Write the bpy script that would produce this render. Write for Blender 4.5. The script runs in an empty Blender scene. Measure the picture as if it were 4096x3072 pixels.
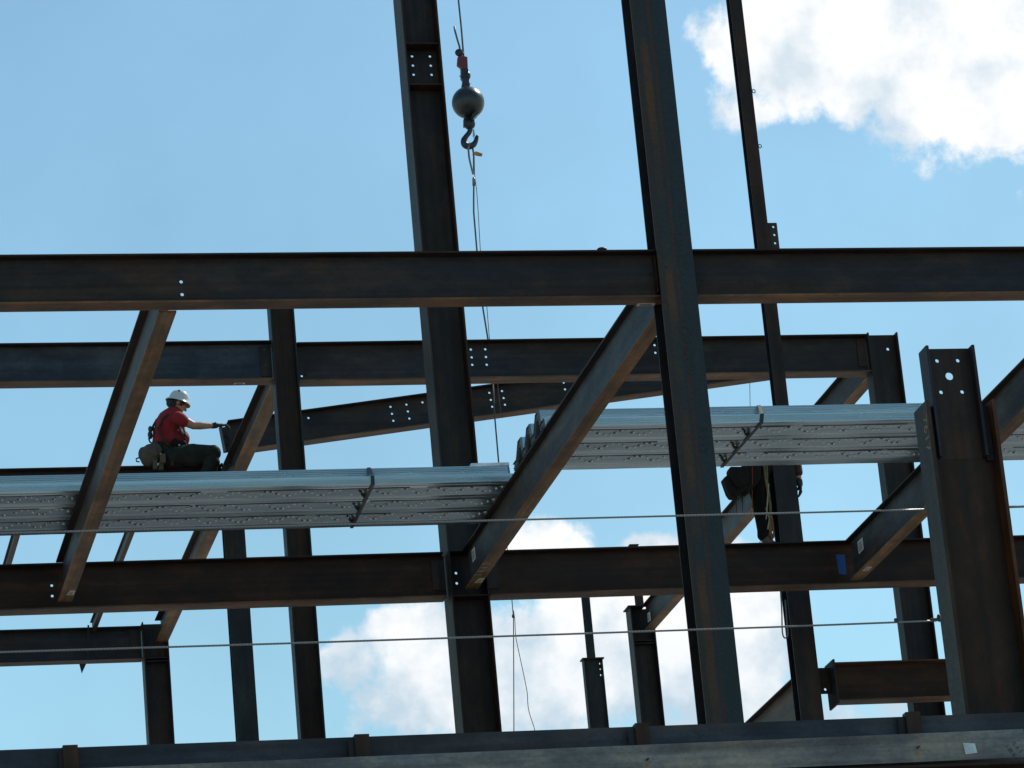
import bpy, bmesh, math, random
from mathutils import Vector, Matrix
from mathutils.geometry import tessellate_polygon
random.seed(7)
SC = bpy.context.scene
COL = SC.collection

# ------------------------------------------------------------------ camera
FPX, CZ = 15444.8, 1.6                 # focal length in pixels of the 4096 px wide photo, eye height
YAW, PITCH, ROLL = .23601732, .3216739, -.09242338
_f = Vector((math.sin(YAW)*math.cos(PITCH), math.cos(YAW)*math.cos(PITCH), math.sin(PITCH)))
_r = Vector((math.cos(YAW), -math.sin(YAW), 0)); _u = _r.cross(_f)
R_ = _r*math.cos(ROLL) + _u*math.sin(ROLL); U_ = -_r*math.sin(ROLL) + _u*math.cos(ROLL)
cam = bpy.data.cameras.new('camera'); camo = bpy.data.objects.new('camera', cam); COL.objects.link(camo)
camo.matrix_world = Matrix(((R_.x, U_.x, -_f.x, 0), (R_.y, U_.y, -_f.y, 0), (R_.z, U_.z, -_f.z, CZ), (0, 0, 0, 1)))
cam.sensor_width = 36; cam.lens = FPX/4096*36; cam.clip_start = .1; cam.clip_end = 5000
SC.camera = camo

# surveying helpers: where the sight line of a photo pixel meets a world plane
def ray(x, y): return R_*((x-2048)/FPX) - U_*((y-1536)/FPX) + _f
def PY(x, y, Y): d = ray(x, y); return d*(Y/d.y) + Vector((0, 0, CZ))
def PZ(x, y, Z): d = ray(x, y); return d*((Z-CZ)/d.z) + Vector((0, 0, CZ))
def PX(x, y, X): d = ray(x, y); return d*(X/d.x) + Vector((0, 0, CZ))

# ------------------------------------------------------------------ world, sun, exposure
SUN_EL, SUN_AZ = math.radians(48), math.radians(56)      # azimuth from +Y towards +X
w = bpy.data.worlds.new('World'); SC.world = w; w.use_nodes = True
nt = w.node_tree; nt.nodes.clear()
def N(t, **k):
    n = nt.nodes.new(t)
    for a, b in k.items(): setattr(n, a, b)
    return n
def lk(a, b): nt.links.new(a, b)
def mth(op, a, b=None, c=None, clamp=False):
    n = N('ShaderNodeMath', operation=op); n.use_clamp = clamp
    for i, v in enumerate((a, b, c)):
        if v is None: continue
        if isinstance(v, (int, float)): n.inputs[i].default_value = v
        else: lk(v, n.inputs[i])
    return n.outputs[0]
out = N('ShaderNodeOutputWorld'); bg = N('ShaderNodeBackground'); lk(bg.outputs[0], out.inputs[0])
SKY_STRENGTH = .1
bg.inputs[1].default_value = SKY_STRENGTH
sky = N('ShaderNodeTexSky', sky_type='NISHITA'); sky.sun_disc = False
sky.sun_elevation = SUN_EL; sky.sun_rotation = SUN_AZ; sky.air_density = 1.3; sky.dust_density = .6; sky.ozone_density = 1.5
tint = N('ShaderNodeMix', data_type='RGBA', blend_type='MULTIPLY'); tint.inputs[0].default_value = 1
lk(sky.outputs[0], tint.inputs[6]); TINT = tint.inputs[7]; TINT.default_value = (.98, 1.26, 1.22, 1)
tc = N('ShaderNodeTexCoord'); sep = N('ShaderNodeSeparateXYZ'); lk(tc.outputs['Generated'], sep.inputs[0])
az = mth('MULTIPLY', mth('ARCTAN2', sep.outputs[0], sep.outputs[1]), 180/math.pi)
el = mth('MULTIPLY', mth('ARCSINE', sep.outputs[2]), 180/math.pi)
comb = N('ShaderNodeCombineXYZ'); lk(az, comb.inputs[0]); lk(el, comb.inputs[1])
def noise(scale, detail, rough, off=(0, 0, 0)):
    mp = N('ShaderNodeMapping'); mp.inputs[1].default_value = off; lk(comb.outputs[0], mp.inputs[0])
    n = N('ShaderNodeTexNoise'); n.inputs['Scale'].default_value = scale; n.inputs['Detail'].default_value = detail
    n.inputs['Roughness'].default_value = rough; lk(mp.outputs[0], n.inputs['Vector']); return n.outputs[0]
n_big = noise(.55, 9, .6); n_det = noise(1.7, 10, .62, (3, 7, 0)); n_sh = noise(.75, 8, .55, (11, 2, 5))
def azel(x, y):
    d = ray(x, y).normalized(); return math.degrees(math.atan2(d.x, d.y)), math.degrees(math.asin(d.z))
# cumulus banks: centre and half size, given where they stand in the sky (photo pixel -> azimuth, elevation)
BL = [(3480, 120, 660, 310, 1.5), (4000, 240, 600, 340, 1.5), (3760, 480, 300, 150, .8), (3330, 380, 330, 150, .9), (2950, 200, 280, 270, .72), (3100, 400, 420, 160, .62), (3900, 560, 420, 150, .6),
      (4300, -100, 900, 450, 1.2), (4080, 640, 90, 60, .5), (4070, 770, 50, 60, .5),
      (2620, 2560, 620, 400, 1.3), (1960, 2720, 640, 310, 1.2), (2140, 2230, 260, 170, 1.35), (2600, 2230, 190, 120, 1.2),
      (1400, 2660, 190, 150, .9), (1640, 2540, 240, 170, .95), (2950, 2500, 190, 260, .8), (3300, 2480, 110, 90, .5),
      (3600, 2830, 190, 80, .7), (2850, 2760, 260, 200, .8), (3260, 2760, 160, 110, .45), (300, 40, 120, 60, .3), (2380, 3000, 1400, 200, .9)]
tot = None
for (x, y, rx, ry, wt) in BL:
    a, e = azel(x, y)
    dx = mth('MULTIPLY', mth('SUBTRACT', az, a), 270/rx/1.03); dy = mth('MULTIPLY', mth('SUBTRACT', el, e), 270/ry)
    r2 = mth('ADD', mth('MULTIPLY', dx, dx), mth('MULTIPLY', dy, dy))
    m = mth('MULTIPLY', mth('SUBTRACT', 1.0, mth('MULTIPLY', r2, .62), clamp=True), wt)
    tot = m if tot is None else mth('MAXIMUM', tot, m)
dens = mth('ADD', tot, mth('MULTIPLY', mth('SUBTRACT', n_big, .5), 1.7))
dens = mth('ADD', dens, mth('MULTIPLY', mth('SUBTRACT', n_det, .5), .85))
dens = mth('MULTIPLY', dens, mth('MULTIPLY', tot, 6, clamp=True))
mr = N('ShaderNodeMapRange', interpolation_type='SMOOTHSTEP'); lk(dens, mr.inputs[0]); mr.inputs[1].default_value = .43; mr.inputs[2].default_value = .80
sh = N('ShaderNodeMapRange'); lk(mth('ADD', mth('MULTIPLY', mth('MINIMUM', dens, 1.1), .15), mth('ADD', mth('MULTIPLY', mth('SUBTRACT', .5, n_sh), 2.4), .62)), sh.inputs[0])
sh.inputs[1].default_value = .40; sh.inputs[2].default_value = 1.0
# higher in the sky, towards the sun, the clouds are brighter; their flat bases are greyer
elb = N('ShaderNodeMapRange'); lk(el, elb.inputs[0]); elb.inputs[1].default_value = 13.0; elb.inputs[2].default_value = 17.2; elb.inputs[3].default_value = -.34; elb.inputs[4].default_value = .30
shv = mth('ADD', sh.outputs[0], elb.outputs[0], clamp=True)
cc = N('ShaderNodeMix', data_type='RGBA'); lk(shv, cc.inputs[0]); cc.inputs[6].default_value = (5.6, 7.0, 8.1, 1); cc.inputs[7].default_value = (10.3, 10.4, 10.5, 1)
mx = N('ShaderNodeMix', data_type='RGBA'); lk(mr.outputs[0], mx.inputs[0]); lk(cc.outputs[2], mx.inputs[7])
hz = N('ShaderNodeMix', data_type='RGBA', blend_type='MULTIPLY'); hz.inputs[0].default_value = 1
hv = N('ShaderNodeMapRange'); lk(noise(.16, 5, .55, (5, 5, 0)), hv.inputs[0]); hv.inputs[1].default_value = .3; hv.inputs[2].default_value = .7; hv.inputs[3].default_value = .93; hv.inputs[4].default_value = 1.08
lk(tint.outputs[2], hz.inputs[6]); lk(hv.outputs[0], hz.inputs[7]); lk(hz.outputs[2], mx.inputs[6])
lk(mx.outputs[2], bg.inputs[0])
sl = bpy.data.lights.new('sun', 'SUN'); sl.energy = 4.5; sl.angle = math.radians(.53); sl.color = (1, .94, .85)
so = bpy.data.objects.new('sun', sl); COL.objects.link(so)
sd = Vector((math.sin(SUN_AZ)*math.cos(SUN_EL), math.cos(SUN_AZ)*math.cos(SUN_EL), math.sin(SUN_EL)))
so.rotation_euler = sd.to_track_quat('Z', 'Y').to_euler(); so.location = (20, 20, 60)
SC.view_settings.view_transform = 'Standard'; SC.view_settings.look = 'None'; SC.view_settings.gamma = 1
SC.view_settings.exposure = 0

# ------------------------------------------------------------------ materials
YB0 = 26.87
def mat(name, build):
    m = bpy.data.materials.new(name); m.use_nodes = True; t = m.node_tree; t.nodes.clear()
    o = t.nodes.new('ShaderNodeOutputMaterial'); p = t.nodes.new('ShaderNodeBsdfPrincipled'); t.links.new(p.outputs[0], o.inputs[0])
    build(t, p); return m
def tnoise(t, scale, detail=6, stretch=(1, 1, 1), rough=.6, off=(0, 0, 0)):
    g = t.nodes.new('ShaderNodeNewGeometry'); mp = t.nodes.new('ShaderNodeMapping'); mp.inputs[3].default_value = stretch; mp.inputs[1].default_value = off
    t.links.new(g.outputs['Position'], mp.inputs[0]); n = t.nodes.new('ShaderNodeTexNoise')
    n.inputs['Scale'].default_value = scale; n.inputs['Detail'].default_value = detail; n.inputs['Roughness'].default_value = rough
    t.links.new(mp.outputs[0], n.inputs['Vector']); return n.outputs[0]
def ramp(t, v, stops):
    r = t.nodes.new('ShaderNodeValToRGB'); r.color_ramp.elements.remove(r.color_ramp.elements[0])
    r.color_ramp.elements[0].position = stops[0][0]; r.color_ramp.elements[0].color = (*stops[0][1], 1)
    for p_, c_ in stops[1:]:
        e = r.color_ramp.elements.new(p_); e.color = (*c_, 1)
    t.links.new(v, r.inputs[0]); return r.outputs[0]
def mixc(t, f, a, b, mode='MIX'):
    m = t.nodes.new('ShaderNodeMix'); m.data_type = 'RGBA'; m.blend_type = mode
    for i, v in ((0, f), (6, a), (7, b)):
        if isinstance(v, (int, float)): m.inputs[i].default_value = v
        elif isinstance(v, tuple): m.inputs[i].default_value = (*v, 1)
        else: t.links.new(v, m.inputs[i])
    return m.outputs[2]
def bump(t, p, v, strength=.2, dist=.004):
    b = t.nodes.new('ShaderNodeBump'); b.inputs['Strength'].default_value = strength; b.inputs['Distance'].default_value = dist
    t.links.new(v, b.inputs['Height']); t.links.new(b.outputs[0], p.inputs['Normal'])
def steel(name, scale_c, rust_c, amount, axis, rough=.52, spec=.25, seed=0, dim=.60, ms=.12):
    st = {'x': (ms, 1, 1), 'y': (1, ms, 1), 'z': (1, 1, ms)}[axis]
    sf = {'x': (.03, 1, 1.6), 'y': (1.6, .03, 1), 'z': (1.6, 1, .03)}[axis]
    def b(t, p):
        a = tnoise(t, 3.2, 8, st, .65, (seed, seed*2.3, seed*1.7)); s = tnoise(t, 9, 5, sf, .6, (seed*3, 1, seed)); f = tnoise(t, 45, 4, (1, 1, 1), .7)
        mask = ramp(t, a, [(max(0, .62-amount*.5-.13), (0, 0, 0)), (min(1, .62-amount*.5+.16), (1, 1, 1))])
        dk = mixc(t, 1.0, rust_c, (.55, .45, .4), 'MULTIPLY')
        ru = mixc(t, s, dk, rust_c)
        c = mixc(t, mask, scale_c, ru)
        st_ = ramp(t, s, [(.35, (.72, .72, .74)), (.65, (1.3, 1.28, 1.25))])
        c = mixc(t, .8, c, st_, 'MULTIPLY')
        fr = ramp(t, f, [(.35, (.8, .8, .8)), (.7, (1.22, 1.2, 1.17))])
        c = mixc(t, .7, c, fr, 'MULTIPLY')
        pt = ramp(t, tnoise(t, 3.2, 10, {'x': (.5, 1, 1), 'y': (1, .5, 1), 'z': (1, 1, .5)}[axis], .72, (seed*5, 3, 9)), [(.38, (.5, .53, .6)), (.5, (1, 1, 1)), (.62, (2.0, 1.75, 1.45))])
        c = mixc(t, .75, c, pt, 'MULTIPLY'); c = mixc(t, 1.0, c, (dim, dim, dim), 'MULTIPLY')
        t.links.new(c, p.inputs['Base Color'])
        t.links.new(ramp(t, f, [(.3, (rough-.08,)*3), (.7, (rough+.12,)*3)]), p.inputs['Roughness']); p.inputs['Specular IOR Level'].default_value = spec
        bump(t, p, f, .25, .002)
    return mat(name, b)
BLUE, BLUE2 = (.031, .035, .046), (.045, .056, .068)
RU, RU2, DUST = (.070, .040, .022), (.16, .095, .05), (.34, .235, .145)
MS = {}
MS['blue_x'] = steel('mill_scale_steel_x', BLUE, RU, .2, 'x', seed=1)
MS['blue2_x'] = steel('blue_mill_scale_steel_x', (.05, .066, .092), RU, .02, 'x', seed=2)
MS['rust_x'] = steel('rusty_steel_x', (.032, .022, .018), (.062, .030, .015), .6, 'x', rough=.55, seed=3)
MS['flange_x'] = steel('rusty_flange_x', (.095, .075, .052), (.14, .075, .035), .45, 'x', rough=.55, dim=1.0, ms=.3, seed=4)
MS['tflange_x'] = steel('brown_flange_x', (.035, .029, .027), (.05, .033, .024), .5, 'x', rough=.6, seed=5)
MS['blue_z'] = steel('mill_scale_steel_z', (.026, .028, .036), (.055, .034, .022), .35, 'z', seed=6)
MS['edge_z'] = steel('rusty_column_flange_z', (.033, .034, .034), (.055, .034, .020), .45, 'z', seed=7)
MS['green_z'] = steel('grey_green_scale_z', (.036, .060, .070), (.12, .055, .022), .36, 'z', rough=.55, seed=8)
MS['teal_z'] = steel('dull_blue_green_scale_z', (.028, .042, .050), (.045, .034, .028), .25, 'z', rough=.55, seed=18)
MS['dark_z'] = steel('dark_steel_z', (.025, .03, .045), (.05, .035, .03), .2, 'z', seed=9)
MS['brown_z'] = steel('brown_steel_z', (.026, .022, .020), (.060, .030, .016), .5, 'z', seed=10)
MS['blue_y'] = steel('mill_scale_steel_y', (.085, .092, .10), RU, .18, 'y', seed=11)
MS['flange_y'] = steel('orange_rust_flange_y', (.130, .108, .070), (.20, .118, .048), .5, 'y', rough=.6, dim=1.0, ms=.4, seed=12)
MS['tflange_y'] = steel('dark_flange_y', (.035, .032, .035), (.07, .045, .03), .4, 'y', seed=13)
MS['orange_z'] = steel('orange_rust_flange_z', (.04, .024, .02), (.10, .038, .014), .6, 'z', seed=31)
MS['litbrown_y'] = steel('lit_brown_girder_web', (.085, .072, .064), (.12, .075, .045), .5, 'y', seed=21, dim=1.0)  # lighter rust brown, the light on this web put into its colour
MS['plate'] = steel('connection_plate_steel', (.03, .034, .042), (.08, .045, .03), .3, 'z', seed=14)
MS['grey'] = steel('grey_zinc_plate', (.20, .245, .27), (.15, .17, .18), .5, 'x', rough=.6, dim=1.0, seed=15)
def streaked(t, p):
    g = t.nodes.new('ShaderNodeNewGeometry'); sp_ = t.nodes.new('ShaderNodeSeparateXYZ'); t.links.new(g.outputs['Position'], sp_.inputs[0])
    def M(op, a, b, cl=False):
        n = t.nodes.new('ShaderNodeMath'); n.operation = op; n.use_clamp = cl
        for i, v in enumerate((a, b)):
            if isinstance(v, (int, float)): n.inputs[i].default_value = v
            else: t.links.new(v, n.inputs[i])
        return n.outputs[0]
    x0, wd = STREAK_X
    wob = tnoise(t, 1.1, 5, (.2, .2, 1), .6); wob2 = tnoise(t, 5, 5, (1, 1, .5), .65); br = tnoise(t, 1.6, 6, (.5, .5, .8), .6, (4, 4, 4)); f = tnoise(t, 45, 4, (1, 1, 1), .7)
    u = M('ADD', M('DIVIDE', M('SUBTRACT', sp_.outputs[0], x0), wd), M('ADD', M('MULTIPLY', M('SUBTRACT', wob, .5), .16), M('MULTIPLY', M('SUBTRACT', wob2, .5), .10)))
    def band(c, w_): return M('SUBTRACT', 1.0, M('DIVIDE', M('ABSOLUTE', M('SUBTRACT', u, c), 0), w_), True)
    a = M('MULTIPLY', M('MULTIPLY', band(.27, .15), 2.0, True), ramp(t, br, [(.42, (.05,)*3), (.62, (1,)*3)]), True)
    b = M('MULTIPLY', M('MULTIPLY', band(.50, .055), 2.2, True), ramp(t, wob2, [(.30, (.1,)*3), (.5, (1,)*3)]), True)
    e = M('MULTIPLY', band(.02, .16), 1.3, True)
    base = mixc(t, tnoise(t, 4, 7, (1, 1, .3), .65), (.010, .019, .024), (.027, .038, .043))
    c = mixc(t, e, base, (.038, .027, .020)); c = mixc(t, a, c, (.085, .038, .013)); c = mixc(t, b, c, (.055, .024, .016))
    c = mixc(t, .7, c, ramp(t, f, [(.35, (.75,)*3), (.7, (1.3,)*3)]), 'MULTIPLY')
    t.links.new(c, p.inputs['Base Color']); p.inputs['Roughness'].default_value = .55; p.inputs['Specular IOR Level'].default_value = .3; bump(t, p, f, .25, .002)
STREAK_X = (PY(2617, 900, YB0).x, PY(2759.3, 900, YB0).x-PY(2617, 900, YB0).x)
MS['streak'] = mat('rust_streaked_flange', streaked)
def flat(name, c, rough=.6, metal=0.0, var=.35, scale=12.0, spec=.5):
    def b(t, p):
        n = tnoise(t, scale, 6); f = ramp(t, n, [(.3, (1-var,)*3), (.7, (1+var,)*3)])
        t.links.new(mixc(t, 1.0, c, f, 'MULTIPLY'), p.inputs['Base Color']); p.inputs['Roughness'].default_value = rough
        p.inputs['Metallic'].default_value = metal; p.inputs['Specular IOR Level'].default_value = spec
        bump(t, p, n, .15, .003)
    return mat(name, b)
def galv(t, p):
    s = tnoise(t, 40, 4, (.012, 1, 1), .6); s2 = tnoise(t, 6, 5, (.15, 1, 1)); sp = tnoise(t, 60, 3, (.5, 1, 1))
    c = mixc(t, s, (.29, .39, .42), (.72, .80, .82)); c = mixc(t, .5, c, ramp(t, s2, [(.3, (.8, .82, .83)), (.7, (1.12,)*3)]), 'MULTIPLY')
    t.links.new(c, p.inputs['Base Color']); p.inputs['Metallic'].default_value = .95
    r = ramp(t, s2, [(.3, (.20,)*3), (.7, (.38,)*3)]); t.links.new(r, p.inputs['Roughness'])
    m = t.nodes.new('ShaderNodeMath'); m.operation = 'ADD'; t.links.new(s, m.inputs[0]); t.links.new(sp, m.inputs[1]); bump(t, p, m.outputs[0], .08, .003)
M_galv = mat('galvanised_deck', galv)
M_boss = flat('deck_embossment', (.97, .98, .96), .3, .35, .03)  # near white: the highlights on the embossments are put into the colour
M_shade = flat('dark_shade_strip', (.06, .075, .08), .4, .6)  # dark tone standing in for shade lines under the deck pans
M_bossr = flat('rusty_deck_embossment', (.26, .19, .13), .5, .3)
M_endcut = flat('cut_deck_edges', (.17, .19, .19), .5, .6, .6, 60)
M_strap = flat('black_strap', (.02, .022, .03), .45)
M_paper = flat('white_sticker', (.62, .58, .47), .7, var=.15, scale=60)
M_ink = flat('ink', (.05, .05, .05), .8)
M_tape = flat('blue_tape', (.012, .075, .24), .7, var=.15)
M_chalk = flat('chalk', (.34, .33, .30), .9)
M_ychalk = flat('yellow_chalk', (.19, .16, .09), .9)
M_sten = flat('stencil_paint', (.016, .022, .026), .8, var=.6, scale=30)
def cab(t, p):
    wv = t.nodes.new('ShaderNodeTexWave'); g = t.nodes.new('ShaderNodeNewGeometry'); wv.inputs['Scale'].default_value = 22
    mp = t.nodes.new('ShaderNodeMapping'); mp.inputs[2].default_value = (0, .7, 0)
    t.links.new(g.outputs['Position'], mp.inputs[0]); t.links.new(mp.outputs[0], wv.inputs['Vector'])
    t.links.new(ramp(t, wv.outputs[1], [(.2, (.15, .16, .16)), (.8, (.22, .22, .215))]), p.inputs['Base Color'])
    p.inputs['Metallic'].default_value = .6; p.inputs['Roughness'].default_value = .4; bump(t, p, wv.outputs[1], .2, .001)
M_cable = mat('wire_rope', cab)
M_rope = flat('hoist_rope', (.09, .095, .09), .5, .3)
M_sling = flat('sling_rope', (.16, .17, .16), .5, .3)
M_line = flat('tag_line', (.09, .075, .06), .8)
M_iron = flat('painted_iron_ball', (.022, .025, .026), .33, .25, .35, 25, .6)
M_hook = flat('dark_iron_hook', (.025, .028, .036), .38, .3)
M_red = flat('red_socket', (.13, .018, .022), .5)
M_otag = flat('orange_tag', (.42, .17, .04), .6)
M_shirt = flat('red_shirt', (.22, .006, .010), .85, var=.25)
M_skin = flat('skin', (.36, .19, .12), .55, var=.12)
M_helm = flat('white_helmet', (.56, .56, .54), .2, 0, .05, 8, .8)
M_brimin = flat('helmet_brim_lining', (.42, .33, .16), .6)
M_hair = flat('dark_bandana', (.022, .025, .04), .8)
M_pants = flat('olive_trousers', (.020, .021, .017), .95, var=.35, spec=.2)
M_pants2 = flat('dark_trousers', (.009, .008, .007), .95, var=.3, spec=.1)
M_leather = flat('leather', (.062, .042, .026), .7, var=.5, scale=14)
M_leatherd = flat('dark_leather', (.014, .010, .008), .85, var=.4, scale=30, spec=.15)
M_glove = flat('dark_glove', (.02, .02, .022), .8)
M_web = flat('harness_webbing', (.05, .010, .009), .8)
M_dgear = flat('dark_gear', (.025, .027, .032), .5, .2)
M_metal = flat('bright_metal', (.5, .5, .5), .3, .9)
M_yel = flat('yellow_strap', (.13, .095, .02), .8)
M_orope = flat('orange_rope', (.22, .085, .02), .8, var=.4, scale=80)
M_maroon = flat('maroon_sleeve', (.05, .012, .016), .85)
M_boot = flat('brown_boot', (.09, .05, .03), .7)
M_conc = flat('concrete_floor', (.13, .13, .13), .85, var=.15, scale=1.5)
M_ground = flat('site_ground', (.36, .34, .31), .95, var=.2, scale=.4)

# ------------------------------------------------------------------ mesh helpers
def tag(o, label=None, cat=None, group=None, kind=None):
    if label: o['label'] = label
    if cat: o['category'] = cat
    if group: o['group'] = group
    if kind: o['kind'] = kind
    return o
def thing(name, loc, label, cat, group=None):
    o = bpy.data.objects.new(name, None); o.location = loc; COL.objects.link(o); o.empty_display_size = .2
    return tag(o, label, cat, group, 'thing')
class MB:
    def __init__(s): s.v = []; s.f = []
    def add(s, vs, fs):
        n = len(s.v); s.v += [Vector(a) for a in vs]; s.f += [tuple(i+n for i in f) for f in fs]; return s
    def box(s, o, ex, ey, ez):             # corner + three edge vectors
        o, ex, ey, ez = map(Vector, (o, ex, ey, ez))
        v = [o, o+ex, o+ex+ey, o+ey, o+ez, o+ex+ez, o+ex+ey+ez, o+ey+ez]
        return s.add(v, [(0, 3, 2, 1), (4, 5, 6, 7), (0, 1, 5, 4), (1, 2, 6, 5), (2, 3, 7, 6), (3, 0, 4, 7)])
    def aabb(s, a, b): a, b = Vector(a), Vector(b); d = b-a; return s.box(a, (d.x, 0, 0), (0, d.y, 0), (0, 0, d.z))
    def prism(s, pts, t):                  # planar polygon + thickness vector
        t = Vector(t); n = len(pts); v = [Vector(p) for p in pts]; v += [p+t for p in v]
        return s.add(v, [tuple(range(n-1, -1, -1)), tuple(range(n, 2*n))]+[(i, (i+1) % n, n+(i+1) % n, n+i) for i in range(n)])
    def tube(s, pts, r, n=8, closed=False):
        pts = [Vector(p) for p in pts]; rr = r if isinstance(r, (list, tuple)) else [r]*len(pts)
        up = Vector((0, 1, 0)); rings = []
        for i, p in enumerate(pts):
            d = (pts[min(i+1, len(pts)-1)]-pts[max(i-1, 0)]).normalized()
            a = d.cross(up)
            if a.length < 1e-3: a = d.cross(Vector((1, 0, 0)))
            a.normalize(); b = d.cross(a)
            rings.append([p+(a*math.cos(2*math.pi*k/n)+b*math.sin(2*math.pi*k/n))*rr[i] for k in range(n)])
        v = [q for R in rings for q in R]; f = []
        for i in range(len(rings)-1):
            for k in range(n): f.append((i*n+k, i*n+(k+1) % n, (i+1)*n+(k+1) % n, (i+1)*n+k))
        f.append(tuple(range(n-1, -1, -1))); f.append(tuple(range((len(rings)-1)*n, len(rings)*n)))
        return s.add(v, f)
    def ell(s, c, rx, ry, rz, M=None, nu=14, nv=9):
        c = Vector(c); v = []; f = []
        for j in range(nv+1):
            th = math.pi*j/nv
            for i in range(nu):
                ph = 2*math.pi*i/nu; q = Vector((rx*math.sin(th)*math.cos(ph), ry*math.sin(th)*math.sin(ph), rz*math.cos(th)))
                v.append(c+(M @ q if M else q))
        for j in range(nv):
            for i in range(nu): f.append((j*nu+i, (j+1)*nu+i, (j+1)*nu+(i+1) % nu, j*nu+(i+1) % nu))
        return s.add(v, f)
    def build(s, name, m, parent=None, smooth=False, label=None, bevel=0):
        me = bpy.data.meshes.new(name); o = bpy.data.objects.new(name, me); COL.objects.link(o)
        off = parent.location if parent else Vector((0, 0, 0))
        if parent and parent.parent: off = parent.location + parent.parent.location
        me.from_pydata([v-off for v in s.v], [], s.f); me.update()
        bm = bmesh.new(); bm.from_mesh(me); bmesh.ops.remove_doubles(bm, verts=bm.verts, dist=1e-6); bmesh.ops.recalc_face_normals(bm, faces=bm.faces); bm.to_mesh(me); bm.free()
        me.materials.append(m)
        if smooth:
            for p in me.polygons: p.use_smooth = True
        if parent: o.parent = parent
        if label: o['label'] = label
        if bevel:
            b = o.modifiers.new('b', 'BEVEL'); b.width = bevel; b.segments = 2; b.limit_method = 'ANGLE'
        return o
def top(name, mb, m, label, cat, group=None, kind=None, smooth=False):
    o = mb.build(name, m, smooth=smooth); return tag(o, label, cat, group, kind)

def plate_holes(mb, fr, outline, holes, t):
    """plate in the plane spanned by fr=(origin, e_s, e_z), normal n; outline 2D; holes (s,z,r); thickness t centred"""
    o, es, ez = fr; n = es.cross(ez).normalized()
    loops = [[Vector((a, b, 0)) for a, b in outline]]
    for (a, b, r) in holes:
        loops.append([Vector((a+r*math.cos(2*math.pi*k/14), b+r*math.sin(2*math.pi*k/14), 0)) for k in range(14)])
    tri = tessellate_polygon(loops); flatv = [p for L in loops for p in L]; nv = len(flatv)
    front = [o+es*p.x+ez*p.y-n*t/2 for p in flatv]; back = [q+n*t for q in front]
    f = [tuple(x) for x in tri]+[tuple(i+nv for i in reversed(x)) for x in tri]
    k = 0
    for L in loops:
        m = len(L)
        for i in range(m): f.append((k+i, k+(i+1) % m, nv+k+(i+1) % m, nv+k+i))
        k += m
    mb.add(front+back, f)

HR = .0135
def ibeam(label, a, b, depth, bf, mats, tf=.014, tw=.009, holes=(), group=None, name='steel_beam', cat='beam', cut0=0, cut1=0, side=None, cope=(0, 0)):
    """a,b = top centre line ends. mats = (web, top flange, bottom flange)"""
    a, b = Vector(a), Vector(b); e1 = (b-a).normalized(); L = (b-a).length
    e2 = Vector((-e1.y, e1.x, 0)).normalized(); e3 = e1.cross(e2)
    if e3.z < 0: e3 = -e3
    t = thing(name, a, label, cat, group)
    m = MB(); m.box(a-e2*bf/2-e3*tf+e1*cope[0], e1*(L-cope[0]-cope[1]), e2*bf, e3*tf); m.build('top_flange', mats[1], t)
    m = MB(); m.box(a-e2*bf/2-e3*depth+e1*cut0, e1*(L-cut0-cut1), e2*bf, e3*tf); m.build('bottom_flange', mats[2], t)
    m = MB(); hs = []
    for (h) in holes:
        p = h[0]; r = h[1] if len(h) > 1 else HR; q = p-a; hs.append((q.dot(e1), q.dot(e3), r))
    plate_holes(m, (a, e1, e3), [(0, -depth+tf+.0004), (L, -depth+tf+.0004), (L, -tf-.0004), (0, -tf-.0004)], hs, tw); m.build('web', mats[0], t)
    # fillets where web meets flange, as on rolled sections
    t['depth'] = depth
    return t, e1, e2, e3
def hexbolt(mb, p, n, r=.018, h=.014):
    p = Vector(p); n = Vector(n).normalized(); a = n.cross(Vector((0, 0, 1)));
    if a.length < .1: a = n.cross(Vector((1, 0, 0)))
    a.normalize(); c = n.cross(a)
    mb.prism([p+(a*math.cos(k*math.pi/3)+c*math.sin(k*math.pi/3))*r for k in range(6)], n*h)
def ubeam(label, tops, bots, Yc, bf, mats, holes=(), xl=None, xr=None, **k):
    """beam along X from photo measurements of its near top edge and far bottom edge"""
    t0, t1 = [PY(x, y, Yc-bf/2) for x, y in tops]; b0, b1 = [PY(x, y, Yc+bf/2) for x, y in bots]
    def zt(X): return t0.z+(t1.z-t0.z)*(X-t0.x)/(t1.x-t0.x)
    dep = ((zt(b0.x)-b0.z)+(zt(b1.x)-b1.z))/2
    x0 = xl if xl is not None else t0.x; x1 = xr if xr is not None else t1.x
    hs = [(PY(h[0], h[1], Yc),)+tuple(h[2:]) for h in holes]
    return ibeam(label, (x0, Yc, zt(x0)), (x1, Yc, zt(x1)), dep, bf, mats, holes=hs, **k)
def vbeam(label, X, y0, y1, zt, depth, bf, mats, **k):
    return ibeam(label, (X+bf/2, y0, zt), (X+bf/2, y1, zt), depth, bf, mats, **k)
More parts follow.
